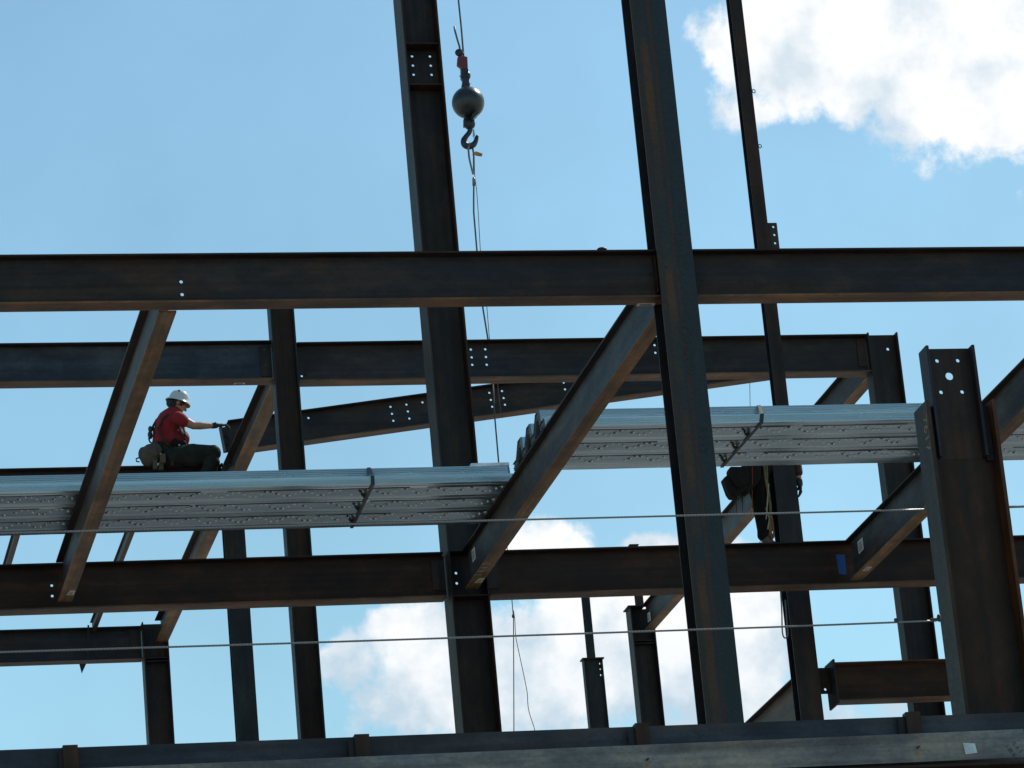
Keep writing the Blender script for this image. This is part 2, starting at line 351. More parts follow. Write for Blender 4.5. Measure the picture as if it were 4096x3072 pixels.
def column(label, Lp, Rp, Yc, dy, kind, z0, z1, mats, tf=.016, tw=.011, holes=(), name='steel_column', group=None, stiff=(), cat='column', webtop=None):
    """kind 'web': web faces the camera, flanges left and right. kind 'flange': a flange faces the camera.
    Lp: photo points on the left (far) outline, Rp: on the right (near) outline"""
    xl = sum(PY(x, y, Yc+dy/2).x for x, y in Lp)/len(Lp); xr = sum(PY(x, y, Yc-dy/2).x for x, y in Rp)/len(Rp)
    t = thing(name, ((xl+xr)/2, Yc, z0), label, cat, group); t['x'] = (xl, xr); h = z1-z0
    if kind == 'web':
        MB().aabb((xl, Yc-dy/2, z0), (xl+tf, Yc+dy/2, z1)).build('flange', mats[1], t)
        MB().aabb((xr-tf, Yc-dy/2, z0), (xr, Yc+dy/2, z1)).build('flange', mats[2], t)
        m = MB(); o = Vector((0, Yc, 0)); hs = []
        for hh in holes:
            p = PY(hh[0], hh[1], Yc); hs.append((p.x, p.z, hh[2] if len(hh) > 2 else HR))
        plate_holes(m, (o, Vector((1, 0, 0)), Vector((0, 0, 1))), [(xl+tf+.0004, z0), (xr-tf-.0004, z0), (xr-tf-.0004, webtop or z1), (xl+tf+.0004, webtop or z1)], hs, tw); m.build('web', mats[0], t)
        for (sx, sy) in stiff:
            z = PY(sx, sy, Yc-dy/2+.012).z
            MB().aabb((xl+tf+.001, Yc-dy/2+.012, z-.012), (xr-tf-.001, Yc-tw/2-.001, z)).build('stiffener', mats[2], t)
    else:
        MB().aabb((xl, Yc-dy/2, z0), (xr, Yc-dy/2+tf, z1)).build('flange', mats[1], t)
        MB().aabb((xl, Yc+dy/2-tf, z0), (xr, Yc+dy/2, z1)).build('flange', mats[2], t)
        c = (xl+xr)/2; MB().aabb((c-tw/2, Yc-dy/2+tf+.0004, z0), (c+tw/2, Yc+dy/2-tf-.0004, z1)).build('web', mats[0], t)
    return t, xl, xr
def on_z(px, z): return [PZ(x, y, z) for x, y in px]
def on_x(px, X): return [PX(x, y, X) for x, y in px]
def on_y(px, Y): return [PY(x, y, Y) for x, y in px]
def sticker(parent, pts, n, m=None, name='sticker', ink=True):
    n = Vector(n); o = MB().prism(pts, n*.0015).build(name, m or M_paper, parent)
    if ink and m is None:
        k = MB(); a, b, c, d = [Vector(p)+n*.0018 for p in pts]
        for u in (.25, .45, .62, .78):
            k.prism([a.lerp(b, .15).lerp(d.lerp(c, .15), u), a.lerp(b, .8).lerp(d.lerp(c, .8), u), a.lerp(b, .8).lerp(d.lerp(c, .8), u+.07), a.lerp(b, .15).lerp(d.lerp(c, .15), u+.07)], n*.0005)
        k.build('print', M_ink, o)
    return o
def text_on(parent, s, origin, ex, ez, size, m, name='marking'):
    """lettering as thin mesh: origin, reading direction ex, up direction ez"""
    cu = bpy.data.curves.new('t', 'FONT'); cu.body = s; cu.size = size; cu.extrude = .0006; cu.space_character = 1.08
    tmp = bpy.data.objects.new('t', cu); COL.objects.link(tmp); bpy.context.view_layer.update()
    me = bpy.data.meshes.new_from_object(tmp.evaluated_get(bpy.context.evaluated_depsgraph_get())); bpy.data.objects.remove(tmp); bpy.data.curves.remove(cu)
    ex = Vector(ex).normalized(); ez = Vector(ez).normalized(); en = ex.cross(ez)
    off = parent.location if parent else Vector((0, 0, 0))
    for v in me.vertices: v.co = Vector(origin)+ex*v.co.x+ez*v.co.y+en*v.co.z-off
    me.materials.clear(); me.materials.append(m); o = bpy.data.objects.new(name, me); COL.objects.link(o); o.parent = parent
    return o

# ------------------------------------------------------------------ setting
Z0, Z1, Z2 = 6.05, 11.903, 15.12
YB, YA, Y2, YW, YK, YE = 27.0, 35.1, 38.1, 42.0, 48.9, 18.6
top('ground', MB().add([(-900, -900, 0), (900, -900, 0), (900, 900, 0), (-900, 900, 0)], [(0, 1, 2, 3)]), M_ground, None, None, kind='structure')
top('floor_slab', MB().aabb((-6, YE+.12, Z0-.18), (24, 51, Z0-.01)), M_conc, None, None, kind='structure')

# ------------------------------------------------------------------ columns
A, axl, axr = column('tall dark column with six bolt holes near its top, left of the crane ball', [(1653.9, 929.8), (1819.5, 2933)], [(1837.9, 994.5), (2005.5, 2923)],
    YA, .36, 'web', Z0, 18.6, (MS['blue_z'], MS['edge_z'], MS['brown_z']),
    holes=[(1648.2, 225.7), (1651.6, 262.4), (1654.5, 299), (1719.6, 226.2), (1723, 262.9), (1726.4, 299.5), (1823.8, 2292.8), (1827, 2333.5)],
    stiff=[(1690, 170), (1700, 334), (1860, 2199), (1870, 2379)])
B, bxl, bxr = column('tall blue-grey column streaked with rust and stencilled lettering, right of the crane ball', [(2577.8, 900), (2790.7, 2893.5)], [(2759.3, 900), (2975.6, 2883.5)],
    YB, .256, 'flange', Z0, 15.2, (MS['dark_z'], MS['streak'], MS['dark_z']))
ZCT = PY(3160, 1745, 36.2).z
C0, cxl, cxr = column('thick dark lower column the standing worker clings to', [(3101, 2167.5), (3161.6, 2707)], [(3215, 2166), (3295.9, 2881)],
    36.3, .2, 'flange', Z0, ZCT, (MS['dark_z'], MS['blue_z'], MS['dark_z']))
C1, c1l, c1r = column('slender dark column rising in front of the big white cloud', [(2909, 0), (3014.8, 994.6), (3087, 1618.5)], [(2972.6, 0), (3081, 994.6), (3150.7, 1616)],
    36.3, .13, 'flange', ZCT+.005, 18.9, (MS['dark_z'], MS['brown_z'], MS['dark_z']), tf=.012)
F_, fxl, fxr = column('brown column standing behind the left half of the galvanised deck bundle', [(1068.1, 1243), (1190.5, 2953)], [(1177.5, 1238), (1302.3, 2953)],
    Y2, .2, 'web', Z0, 15.85, (MS['brown_z'], MS['dark_z'], MS['teal_z']))
G_, gxl, gxr = column('blue-grey column between the brown column and the lower left corner column', [(889, 2127), (941.3, 2963)], [(982, 2122), (1034.3, 2960.6)],
    43.2, .14, 'flange', Z0, 14.75, (MS['dark_z'], MS['teal_z'], MS['dark_z']))
K_, kxl, kxr = column('short dark column at lower left under the end of a crossing beam', [(566.9, 2644.8), (586.8, 2978)], [(675.3, 2565), (698.7, 2973)],
    YK, .25, 'web', Z0, Z2-.02, (MS['blue_z'], MS['edge_z'], MS['dark_z']), stiff=[(640, 2629), (640, 2641)])
KB, k2l, k2r = column('dark capped column carrying a sloping-away beam above the white cloud', [(2506.2, 2455.9), (2544.5, 2893.4)], [(2624, 2540.4), (2660.4, 2896)],
    YK, .25, 'web', Z0, PY(2590, 2436, YK).z, (MS['blue_z'], MS['edge_z'], MS['dark_z']), stiff=[(2580, 2560), (2580, 2570)])
J_, jxl, jxr = column('open-topped dark column at the far end of the upper back beam', [(3467.4, 1519), (3607.6, 2637)], [(3589, 1330), (3755.9, 2632)],
    Y2, .2, 'web', Z0, PY(3530, 1341, Y2).z, (MS['blue_z'], MS['edge_z'], MS['brown_z']), holes=[(3551, 1397, .017)])
H0, hxl, hxr = column('wide foreground column at the right edge with yellow chalk marks', [(3654.3, 1644.8), (3705, 2056), (3810.5, 2858.7)], [(4001, 1767), (4054, 2142)],
    19.5, .22, 'web', Z0, PY(3695, 1601, 19.39).z, (MS['brown_z'], MS['edge_z'], MS['orange_z']), tf=.02, webtop=PY(3790, 1816, 19.4).z-.001)
H1, h1l, h1r = column('short upper column stub with one large and four small holes', [(3675.3, 1424.8)], [(3897, 1380)],
    19.5, .135, 'web', PY(3790, 1816, 19.4).z, PY(3790, 1396, 19.5).z, (MS['blue_z'], MS['dark_z'], MS['dark_z']),
    holes=[(3748, 1444, .0115), (3830.8, 1442.9, .0115), (3764, 1569.4, .0115), (3848.4, 1568.2, .0115), (3797, 1505.5, .0235)])
# splice plates joining the stub to the wide column
zs = PY(3790, 1816, 19.4).z
MB().aabb((hxl+.0205, 19.5-.03, zs-.02), (h1l-.001, 19.5+.03, PY(3695, 1601, 19.39).z-.01)).build('splice_plate', MS['dark_z'], H1)
MB().aabb((h1r+.001, 19.5-.03, zs-.02), (hxr-.0205, 19.5+.03, PY(3695, 1601, 19.39).z-.01)).build('splice_plate', MS['dark_z'], H1)
text_on(H0, '7617', PY(3706, 1655, 19.39-.115) and Vector((hxl-.0015, 19.47, PX(3700, 1660, hxl).z)), (0, 0, -1), (0, -1, 0), .1, M_ychalk, 'chalk_marking')
# column B: bolt holes, stencilled section name
m = MB()
for p in ((2657.7, 1020.7), (2748.5, 1018.7), (2664, 1069), (2756.8, 1067)):
    m = MB(); q = PY(p[0], p[1], YB-.128); m.prism([q+Vector((math.cos(k*math.pi/6)*.012, -.001, math.sin(k*math.pi/6)*.012)) for k in range(12)], (0, -.0006, 0)); m.build('bolt_hole', M_sten, B)
for s, (x, y), sz in (('UMSC', (2693, 930), .105), ('W250X80', (2722, 1270), .105), ('A992', (2790, 1700), .1)):
    text_on(B, s, PY(x, y, YB-.129), (0, 0, -1), (1, 0, 0), sz, M_sten, 'stencil_marking')
# tab plate and eye bolts on the slender column
q0, q1 = PY(3074, 892, 36.3), PY(3114, 1060, 36.3)
m = MB(); hs = [(PY(*p, 36.3).x, PY(*p, 36.3).z, .0125) for p in ((3093, 908), (3097.4, 940), (3100.4, 972.9))]
xa = c1r-.01; xb = PY(3112, 940, 36.3).x
plate_holes(m, (Vector((0, 36.3, 0)), Vector((1, 0, 0)), Vector((0, 0, 1))), [(xa, q0.z-.5), (xb, q0.z-.5), (xb, q0.z), (xa, q0.z)], hs, .01); m.build('tab_plate', MS['plate'], C1)
for (x, y) in ((3015, 364.7), (3040, 584.7)):
    c = PY(x, y, 36.25); MB().tube([c+Vector((math.cos(a)*.016, 0, math.sin(a)*.02)) for a in [k*math.pi/6 for k in range(13)]], .005, 6).build('eye_bolt', M_dgear, C1)
# open tops: capping plates
def capplate(t, xl, xr, Yc, dy, z, over=.02, m=MS['plate']):
    MB().aabb((xl-over, Yc-dy/2-over, z+.0005), (xr+over, Yc+dy/2+over, z+.016)).build('cap_plate', m, t)
zkb = PY(2590, 2436, YK).z
MB().aabb((k2l-.03, YK-.15, zkb+.0005), (k2l+.2, YK+.14, zkb+.018)).build('cap_plate', MS['plate'], KB)
# small posts far behind
P1, a_, b_ = column('capped grey post with three bolt holes standing before the cloud', [(2328, 2659.7), (2352, 2908.4)], [(2411.7, 2634.9), (2435, 2906)],
    48, .12, 'web', Z0, PY(2380, 2640, 48).z, (MS['teal_z'], MS['dark_z'], MS['teal_z']), tf=.012, holes=[(2400.3, 2654.8, .014), (2402.8, 2677, .014), (2404.3, 2700.5, .014)], name='steel_post', cat='post')
capplate(P1, a_, b_, 48, .12, PY(2380, 2640, 48).z)
P2, a_, b_ = column('thin grey post rising from the cap of the grey post', [(2325.7, 2393.7), (2346.6, 2632.4)], [(2359, 2393.7), (2382.9, 2632.4)],
    48, .05, 'flange', PY(2380, 2640, 48).z+.018, PY(2340, 2280, 48).z, (MS['teal_z'], MS['teal_z'], MS['dark_z']), tf=.006, name='steel_post', cat='post')
P3, a_, b_ = column('stub post on the dark capped column, its cap peeping above the brown beam', [(2518, 2190), (2537, 2391)], [(2553, 2190), (2571.9, 2391)],
    YK, .06, 'flange', zkb+.02, PY(2535, 2184, YK).z, (MS['brown_z'], MS['brown_z'], MS['dark_z']), tf=.006, name='steel_post', cat='post')
capplate(P3, a_, b_, YK, .06, PY(2535, 2184, YK).z, .012, MS['brown_z'])

# ------------------------------------------------------------------ beams running left-right
B1T, B1B = ((0, 1018.3), (4096, 985.5)), ((0, 1249.6), (4096, 1201.8))
bc = (bxl+bxr)/2
b1, *_ = ubeam('long dark top beam spanning from the left edge to the rust-streaked column', B1T, B1B, YB, .18, (MS['blue_x'], MS['tflange_x'], MS['flange_x']),
    xl=.6, xr=bc-.012, holes=[(724.5, 1127.7), (728.5, 1178.5)])
b1r, *_ = ubeam('dark top beam leaving the right side of the rust-streaked column', B1T, B1B, YB, .18, (MS['blue_x'], MS['tflange_x'], MS['flange_x']), xl=bc+.012, xr=13.2)
# end plates near column B
x_ = PY(2622, 1120, YB-.05).x
MB().aabb((x_, YB-.075, 11.56), (x_+.012, YB-.006, 11.86)).build('connection_plate', MS['tflange_x'], b1)
q = PZ(2406, 1002, 11.91); MB().ell((q.x, YB-.07, 11.912), .04, .03, .018).build('welded_stud', MS['plate'], b1, smooth=True)
sticker(b1, on_z([(2551, 1213), (2621, 1212), (2619, 1222), (2544.5, 1224)], 11.5125), (0, 0, -1))
B2T, B2B = ((0, 1372.4), (3457.5, 1335)), ((0, 1555.4), (3348, 1509))
b2l, *_ = ubeam('blue-grey upper back beam entering the brown column from the left', B2T, B2B, Y2, .2, (MS['blue2_x'], MS['tflange_x'], MS['flange_x']),
    xl=1.5, xr=fxl-.006, holes=[(1060, 1433)], cope=(0, .0))
b2r, *_ = ubeam('upper back beam with paired bolt holes running behind the tall columns', ((1200, 1368), (3457.5, 1335)), ((1200, 1549.5), (3348, 1509)), Y2, .2, (MS['blue_x'], MS['tflange_x'], MS['flange_x']),
    xl=fxr+.006, xr=jxl-.006,
    holes=[(1204.9, 1472.8), (1206.9, 1504.2), (1883.1, 1398.3), (1886.6, 1429.6), (1889.1, 1459.4), (1940.8, 1397.3), (1943.8, 1428), (1946.8, 1459), (2618, 1380.8), (2621.6, 1411.2)])
z2b = PY(1700, 1538, Y2+.1).z
sticker(b2l, on_z([(937, 1531), (981, 1530.5), (979, 1536), (935, 1537)], PY(900, 1543, Y2+.1).z), (0, 0, -1))
sticker(b2r, on_z([(3340, 1502), (3378, 1502), (3374, 1507), (3333, 1507)], PY(3348, 1509, Y2+.1).z-.001), (0, 0, -1))
m = MB()
for (x, y) in ((1056, 1400), (1063, 1462)): m = MB(); hexbolt(m, PY(x, y, Y2-.006), (0, -1, 0)); m.build('bolt', M_dgear, b2l)
p = PY(1056, 1445, Y2-.02); MB().aabb((fxl-.13, Y2-.016, p.z-.17), (fxl-.007, Y2-.0048, p.z+.17)).build('connection_plate', MS['plate'], b2l)
for xx, sgn in ((fxr+.004, 1), (jxl-.11, 1)):
    MB().aabb((xx, Y2-.016, p.z-.16), (xx+.1, Y2-.0048, p.z+.16)).build('connection_plate', MS['plate'], b2r)
# brown beam at column A
B3T, B3B = ((0, 2257.4), (3716, 2151)), ((0, 2464.3), (3741, 2346.5))
b3l, *_ = ubeam('long brown rusty beam from the left edge to the six-hole column', B3T, B3B, YA, .2, (MS['rust_x'], MS['tflange_x'], MS['flange_x']),
    xl=1.2, xr=axl-.01, holes=[(206.9, 2342.5), (208.9, 2384.2)], cope=(0, .02), cut1=.02)
b3r, *_ = ubeam('brown rusty beam running right from the six-hole column', B3T, B3B, YA, .2, (MS['rust_x'], MS['tflange_x'], MS['flange_x']),
    xl=axr+.01, xr=17.5, cope=(.02, 0), cut0=.02)
zc = PY(1780, 2290, YA-.1).z
for par, xx in ((b3l, axl-.14), (b3r, axr+.012)):
    MB().aabb((xx, YA-.017, zc-.15), (xx+.125, YA-.0048, zc+.15)).build('connection_plate', MS['plate'], par)
tp = on_y([(3343, 2218), (3379, 2218), (3386, 2299), (3356, 2296)], YA-.0055); MB().prism(tp, (0, -.002, 0)).build('blue_tape', M_tape, b3r)
# chalk scribbles under the brown beam
zb3 = PY(2100, 2398, YA+.1).z
m = MB()
for k in range(9):
    x = 1985+k*26+random.uniform(-6, 6); y = 2388-k*.7
    pts = [PZ(x+dx*(6+random.random()*8), y+dy*6, zb3-.001) for dx, dy in ((-1, .6), (-.3, -.6), (.3, .5), (1, -.5))]
    m.tube(pts, .0016, 4)
m.build('chalk_marking', M_ychalk, b3r)
# far left lower beam on column K
qb, *_ = ubeam('short dark beam at lower left ending at the corner column', ((0, 2519.5), (552, 2503)), ((0, 2667), (562, 2648.8)), YK, .2, (MS['blue_x'], MS['blue_x'], MS['tflange_x']), xl=1.9, xr=kxl-.01)
MB().aabb((kxl-.16, YK-.02, Z2-.36), (kxl-.011, YK-.0048, Z2-.06)).build('connection_plate', MS['plate'], qb)
q = PY(567.6, 2490, YK-.1); MB().prism([q+Vector(d) for d in ((-.03, 0, -.12), (.01, 0, -.10), (.012, 0, 0), (-.002, 0, .0))], (0, .01, 0)).build('lug', MS['edge_z'], qb)
# beam the seated worker straddles
w0, *_ = ubeam('dark beam the seated worker straddles behind the deck bundle', ((0, 1874), (500, 1863.5)), ((0, 2045), (500, 2034)), YW, .2, (MS['blue_x'], MS['tflange_x'], MS['tflange_x']), xl=3.0, xr=6.58)
m = MB()
for (x, y) in ((887, 1857), (901, 1853), (921, 1857)):
    m = MB(); q = PY(x, y, YW-.08); m.tube([(q.x, q.y, q.z-.03), (q.x, q.y, q.z+.012)], .013, 8); m.build('bolt', M_dgear, w0)
# beam held by the crane
SH = [(1233.7, 1672.2), (1561.9, 1627.5), (1567.9, 1655.3), (1573.3, 1683.2), (1625.6, 1618.5), (1631.5, 1645.9), (1637.5, 1674.2), (1689.7, 1609.6),
      (1957.2, 1571.3), (1963.2, 1599.7), (1968.7, 1627), (2008, 1564.3), (2014.4, 1592.2), (2019.9, 1619), (2254.6, 1530.5), (2260, 1557.4)]
sa = PY(921, 1683, YW-.09); sb = PY(3087, 1382, YW-.09)
t0 = Vector((sa.x, YW+.35, PY(921, 1681, YW+.26).z)); t1 = Vector((PY(3080, 1400, YW+.3).x, YW+.35, PY(3080, 1381, YW+.26).z))
eS = (t1-t0).normalized()
# depth from the measured far bottom edge
pbm = PY(2000, 1673, YW+.44); zt_at = t0.z+(t1.z-t0.z)*(pbm.x-t0.x)/(t1.x-t0.x); dS = (zt_at-pbm.z)*eS.x
S_, e1, e2, e3 = ibeam('tilted blue-grey beam hanging from the crane sling, its end held by the seated worker', t0, t1, dS, .18, (MS['blue_x'], MS['blue_x'], MS['flange_x']),
    holes=[(PY(x, y, YW+.35),) for x, y in SH], name='hoisted_beam', cope=(.03, 0), cut0=.08)
# clip angle bolted to its left end
q = on_y([(874.6, 1712.8), (925, 1704), (938, 1806), (893.6, 1813)], YW+.33)
MB().prism(q, (0, -.01, 0)).build('clip_angle', MS['plate'], S_)
q2 = on_y([(874.6, 1712.8), (893.6, 1813)], YW+.33); MB().prism([q2[0], q2[0]+Vector((.008, -.12, .0)), q2[1]+Vector((.008, -.12, 0)), q2[1]], (.012, 0, 0)).build('clip_angle', MS['edge_z'], S_)
m = MB()
for (x, y) in ((908, 1744), (911, 1776)): m = MB(); hexbolt(m, PY(x, y, YW+.318), (0, -1, 0), .02); m.build('bolt', MS['teal_z'], S_)
zz = PY(3012, 1522, YW+.4).z
sticker(S_, on_y([(3000, 1520), (3040, 1514), (3040, 1519), (3000, 1525)], YW+.43), (0, -1, 0))
# short thick beam at lower right
hs, *_ = ubeam('short thick rusty beam with an end plate, at lower right behind the wide column', ((3333, 2648.8), (3780.7, 2634.9)), ((3348, 2821.3), (3800.6, 2806.4)), 36.3, .2,
    (MS['rust_x'], MS['flange_x'], MS['flange_x']), xl=PY(3336, 2700, 36.2).x, xr=16.5)
xe = PY(3336, 2700, 36.2).x; za, zb = PY(3331.3, 2640.2, 36.16).z, PY(3348, 2817, 36.16).z
MB().aabb((xe-.02, 36.12, zb), (xe-.0005, 36.42, za)).build('end_plate', MS['teal_z'], hs)
m = MB(); h1 = PY(3301, 2758, 36.3)
plate_holes(m, (Vector((0, 36.3, 0)), Vector((1, 0, 0)), Vector((0, 0, 1))), [(cxr-.005, PY(3290, 2776, 36.3).z), (xe-.021, PY(3290, 2776, 36.3).z), (xe-.021, PY(3290, 2672, 36.3).z), (cxr-.005, PY(3290, 2672, 36.3).z)], [(h1.x, h1.z, .014)], .014)
m.build('connection_plate', MS['brown_z'], hs)
# ------------------------------------------------------------------ beams running away from the camera
VM = (MS['blue_y'], MS['tflange_y'], MS['flange_y'])
Lb, *_ = vbeam('left beam running away under the deck bundle with an orange rusty underside', 3.854, YB+.1, YA-.11, Z1, .40, .133, VM)
Mb, *_ = vbeam('middle beam running away between the two deck bundles, chalk number on its underside', 7.767, YB+.1, YA-.11, Z1, .39, .125, VM)
Rb, *_ = vbeam('right beam running away behind the wide foreground column, two white stickers near its end', 11.635, YB+.1, YA-.11, Z1, .412, .125, VM)
zl = Z1-.40
sticker(Lb, on_z([(280, 2362), (302, 2362), (294, 2380), (266, 2380)], zl), (0, 0, -1))
sticker(Mb, on_z([(1918, 2313), (1938, 2313), (1926, 2331), (1898, 2331)], Z1-.39), (0, 0, -1))
sticker(Rb, on_z([(3470, 2266), (3489, 2267), (3472, 2283), (3448, 2283)], Z1-.412), (0, 0, -1))
def webside(X, bf): return X+bf/2-.0047
sticker(Mb, on_x([(1886, 2203), (1899, 2185), (1903, 2233), (1891, 2251)], webside(7.767, .125)), (-1, 0, 0))
sticker(Rb, on_x([(3430, 2168), (3450, 2149), (3455, 2196), (3436, 2217)], webside(11.635, .125)), (-1, 0, 0))
_a, _b = PZ(1922, 2302, Z1-.391), PZ(1975, 2240, Z1-.391)
for i_, ch_ in enumerate('2642'): text_on(Mb, ch_, _a+(_b-_a)*.235*i_, _b-_a, Vector((-1, 0, 0)), .1, M_chalk, 'chalk_digit')
Nb, *_ = vbeam('narrow beam running away from the brown column down to the lower left corner column', 6.625, Y2+.12, YK-.14, Z2, .30, .16, (MS['blue_y'], MS['tflange_y'], MS['flange_y']))
Tb, *_ = vbeam('beam running away behind the standing worker to the dark capped column', 13.24, Y2+.12, YK-.1, Z2, .36, .13, (MS['blue_y'], MS['tflange_y'], MS['flange_y']))
sticker(Tb, on_x([(2590, 2454), (2600, 2446), (2603, 2481), (2592, 2491)], webside(13.24, .13)), (-1, 0, 0))
# two light joists at far left
def joist(label, lp, rp, y0, y1, zt, dep=.16):
    x0 = sum(PZ(*p, zt).x for p in lp)/len(lp)
    x1 = sum(PZ(*p, zt-dep).x for p in rp)/len(rp)
    return vbeam(label, x0, y0, y1, zt, dep, max(.05, x1-x0), (MS['blue_y'], MS['tflange_y'], MS['tflange_y']), name='steel_joist', tf=.008, tw=.006)
J1, *_ = joist('thin joist at the left edge, leftmost of the two light joists', [(40+2, 2150), (10, 2257)], [(79, 2150), (46, 2257)], 43.0, YK-.11, Z2)
J2, *_ = joist('thin joist ending in a pointed tip under the short dark beam', [(498, 2133), (457, 2245), (350, 2500)], [(540, 2133), (498, 2243), (389, 2500)], 43.0, YK-.11, Z2)
xt = PY(327, 2690, YK-.2); q = [PY(317, 2655, YK-.2), PY(345, 2655, YK-.2), PY(327, 2694, YK-.2)]
MB().prism([q[0], PY(345, 2655, YK-.2), q[2]], (0, .008, 0)).build('pointed_tip', MS['teal_z'], J2)
q = [PY(350, 2500, YK-.21), PY(357, 2500, YK-.21), PY(357, 2640, YK-.21), PY(350, 2640, YK-.21)]
MB().prism(q, (0, .01, 0)).build('angle_leg', MS['edge_z'], J2)
# beam framing the thick column at the bottom
zbt = PY(3190, 2690, 36.5).z
BR, *_ = vbeam('deep brown beam sloping away to the left behind the rust-streaked column foot', PY(3190, 2690, 36.5).x-.0, 36.5, 47, zbt, .75, .14, (MS['litbrown_y'], MS['tflange_y'], MS['flange_y']))

# ------------------------------------------------------------------ perimeter edge
e0, e1_ = PY(0, 3000.4, YE), PY(4096, 2846, YE)
eb = thing('edge_beam', (e0.x, YE, e0.z), 'dark blue-grey edge beam crossing the bottom of the picture', 'beam')
za0, za1 = e0.z, e1_.z
xL, xR = 0.4, 8.6
MB().aabb((xL, YE, za0-.13), (xR, YE+.10, za0)).build('face', MS['blue2_x'], eb)
PLY = YE-.16
pa, pb_ = PY(1000, 3045, PLY), PY(4089, 2916, PLY); xpe = PY(4093, 2915, PLY).x
zpl = (pa.z+pb_.z)/2; hp = PY(4026, 2918, PLY).z-PY(4026, 3031, PLY).z
pp = thing('edge_plate', (pa.x, PLY, zpl), 'pale grey-blue steel edge plate along the bottom of the picture', 'plate')
MB().box((xL, PLY, pa.z+(xL-pa.x)*(pb_.z-pa.z)/(pb_.x-pa.x)-hp), (xpe-xL, 0, (xpe-xL)*(pb_.z-pa.z)/(pb_.x-pa.x)), (0, .008, 0), (0, 0, hp)).build('plate_face', MS['grey'], pp)
MB().box((xL, PLY+.0085, pa.z-.012+(xL-pa.x)*(pb_.z-pa.z)/(pb_.x-pa.x)), (xpe-xL, 0, (xpe-xL)*(pb_.z-pa.z)/(pb_.x-pa.x)), (0, .145, 0), (0, 0, .008)).build('plate_ledge', MS['grey'], pp)
for (x, y) in ((2587, 3040), (3669, 2992)):
    q = PY(x, y, PLY); MB().tube([q, q+Vector((0, -.035, 0))], .006, 8).build('bolt', M_ink, pp)
    q2 = PY(x+2, y+18, PLY-.001); MB().ell(q2, .009, .002, .011).build('rust_stain', flat('rust_spot', (.25, .14, .05), .8), pp)
q = on_y([(3850, 2972), (3898, 2975), (3908, 3012), (3862, 3018)], PLY-.001); MB().prism(q, (0, -.006, 0)).build('paper_patch', flat('pale_patch', (.42, .5, .55), .7), pp)
for s, (x, y), sz in (('L 00 8', (4022, 2985), .024), ('C A 5', (4048, 2972), .026)):
    text_on(pp, s, PY(x, y, PLY-.001), (.55, 0, -.83), (.83, 0, .55), sz, M_ink, 'pen_marking')
# spandrel beam under the plate
sp = thing('spandrel_beam', (xL, YE, zpl-hp-.4), 'dark brown beam just below the pale edge plate', 'beam')
MB().aabb((xL, PLY+.02, zpl-hp-.02), (xR, PLY+.22, zpl-hp-.006)).build('top_flange', MS['tflange_x'], sp)
MB().aabb((xL, PLY+.11, zpl-hp-.40), (xR, PLY+.12, zpl-hp-.0205)).build('web', MS['rust_x'], sp)
MB().aabb((xL, PLY+.02, zpl-hp-.415), (xR, PLY+.22, zpl-hp-.4005)).build('bottom_flange', MS['tflange_x'], sp)
for i, (xa, xb, xc, yt, lb) in enumerate(((236, 251, 311, 2980.5, 'leftmost rusty stub bracket rising above the edge beam'), (1395, 1417.7, 1476.4, 2937, 'rusty stub bracket on the edge beam left of the six-hole column'),
        (2514.7, 2539.5, 2594, 2892.5, 'rusty stub bracket below the dark capped column on the edge beam'), (3594, 3621.6, 3681, 2847.7, 'rightmost rusty stub bracket at the foot of the open-topped column'))):
    YF = YE-.06; a = PY(xb, yt, YF); b = PY(xc, yt, YF); c = PY(xa, yt+18, YF)
    t = thing('stub_bracket', (a.x, YF, zpl), lb, 'bracket', 'stub brackets along the edge beam')
    MB().aabb((a.x, YF, zpl-.004), (b.x, YF+.006, a.z)).build('front_face', MS['brown_z'], t)
    MB().aabb((a.x, YF+.0062, zpl-.004), (a.x+.006, YF+.056, a.z-.001)).build('side_face', MS['dark_z'], t)
    MB().aabb((b.x-.006, YF+.0062, zpl-.004), (b.x, YF+.056, a.z-.001)).build('side_face', MS['edge_z'], t)
    MB().aabb((c.x, YF+.02, zpl-.004), (a.x-.001, YF+.026, a.z-.02)).build('wing_plate', MS['dark_z'], t)
    MB().aabb((c.x-.02, YF-.03, zpl-.0035), (b.x+.03, YF-.0005, zpl+.004)).build('base_weld', MS['grey'], t)

# ------------------------------------------------------------------ safety cables
def sag(p0, p1, s, n=40):
    return [p0.lerp(p1, i/n)-Vector((0, 0, s*4*(i/n)*(1-i/n))) for i in range(n+1)]
YC = 18.9
def cable(label, pts, rad=.0053):
    P = [PY(x, y, YC) for x, y in pts]; P0 = P[0]
    t = thing('safety_cable', P0, label, 'cable', 'perimeter safety cables')
    fine = []
    for a, b in zip(P[:-1], P[1:]): fine += [a.lerp(b, k/6) for k in range(6)]
    fine.append(P[-1]); MB().tube(fine, rad, 10).build('wire_rope', M_cable, t, smooth=True); return t, P
uc, P = cable('upper steel safety cable stretched across the picture left of the wide column', [(-300, 2143), (0, 2133), (1771, 2087.5), (2000, 2081), (3100, 2053.5), (3696, 2038)])
lc, P = cable('lower steel safety cable clamped to the wide foreground column', [(-300, 2617), (0, 2609), (1100, 2575), (2000, 2545.4), (3100, 2508), (3746, 2483)])
q = PY(3756, 2478, YC); MB().tube([q+Vector((-.045, 0, 0)), q+Vector((-.005, 0, 0))], .009, 8).build('turnbuckle', M_dgear, lc)
q = PY(3756, 2472, YC); MB().ell(q, .012, .012, .022).build('clamp', M_dgear, lc)
q = PY(3584.6, 2482, YC); MB().aabb(q-Vector((.009, .009, .011)), q+Vector((.009, .009, .011))).build('cable_clip', M_dgear, lc)
rc, P = cable('short steel cable continuing right of the wide foreground column', [(4037, 2028), (4200, 2022)], .007)

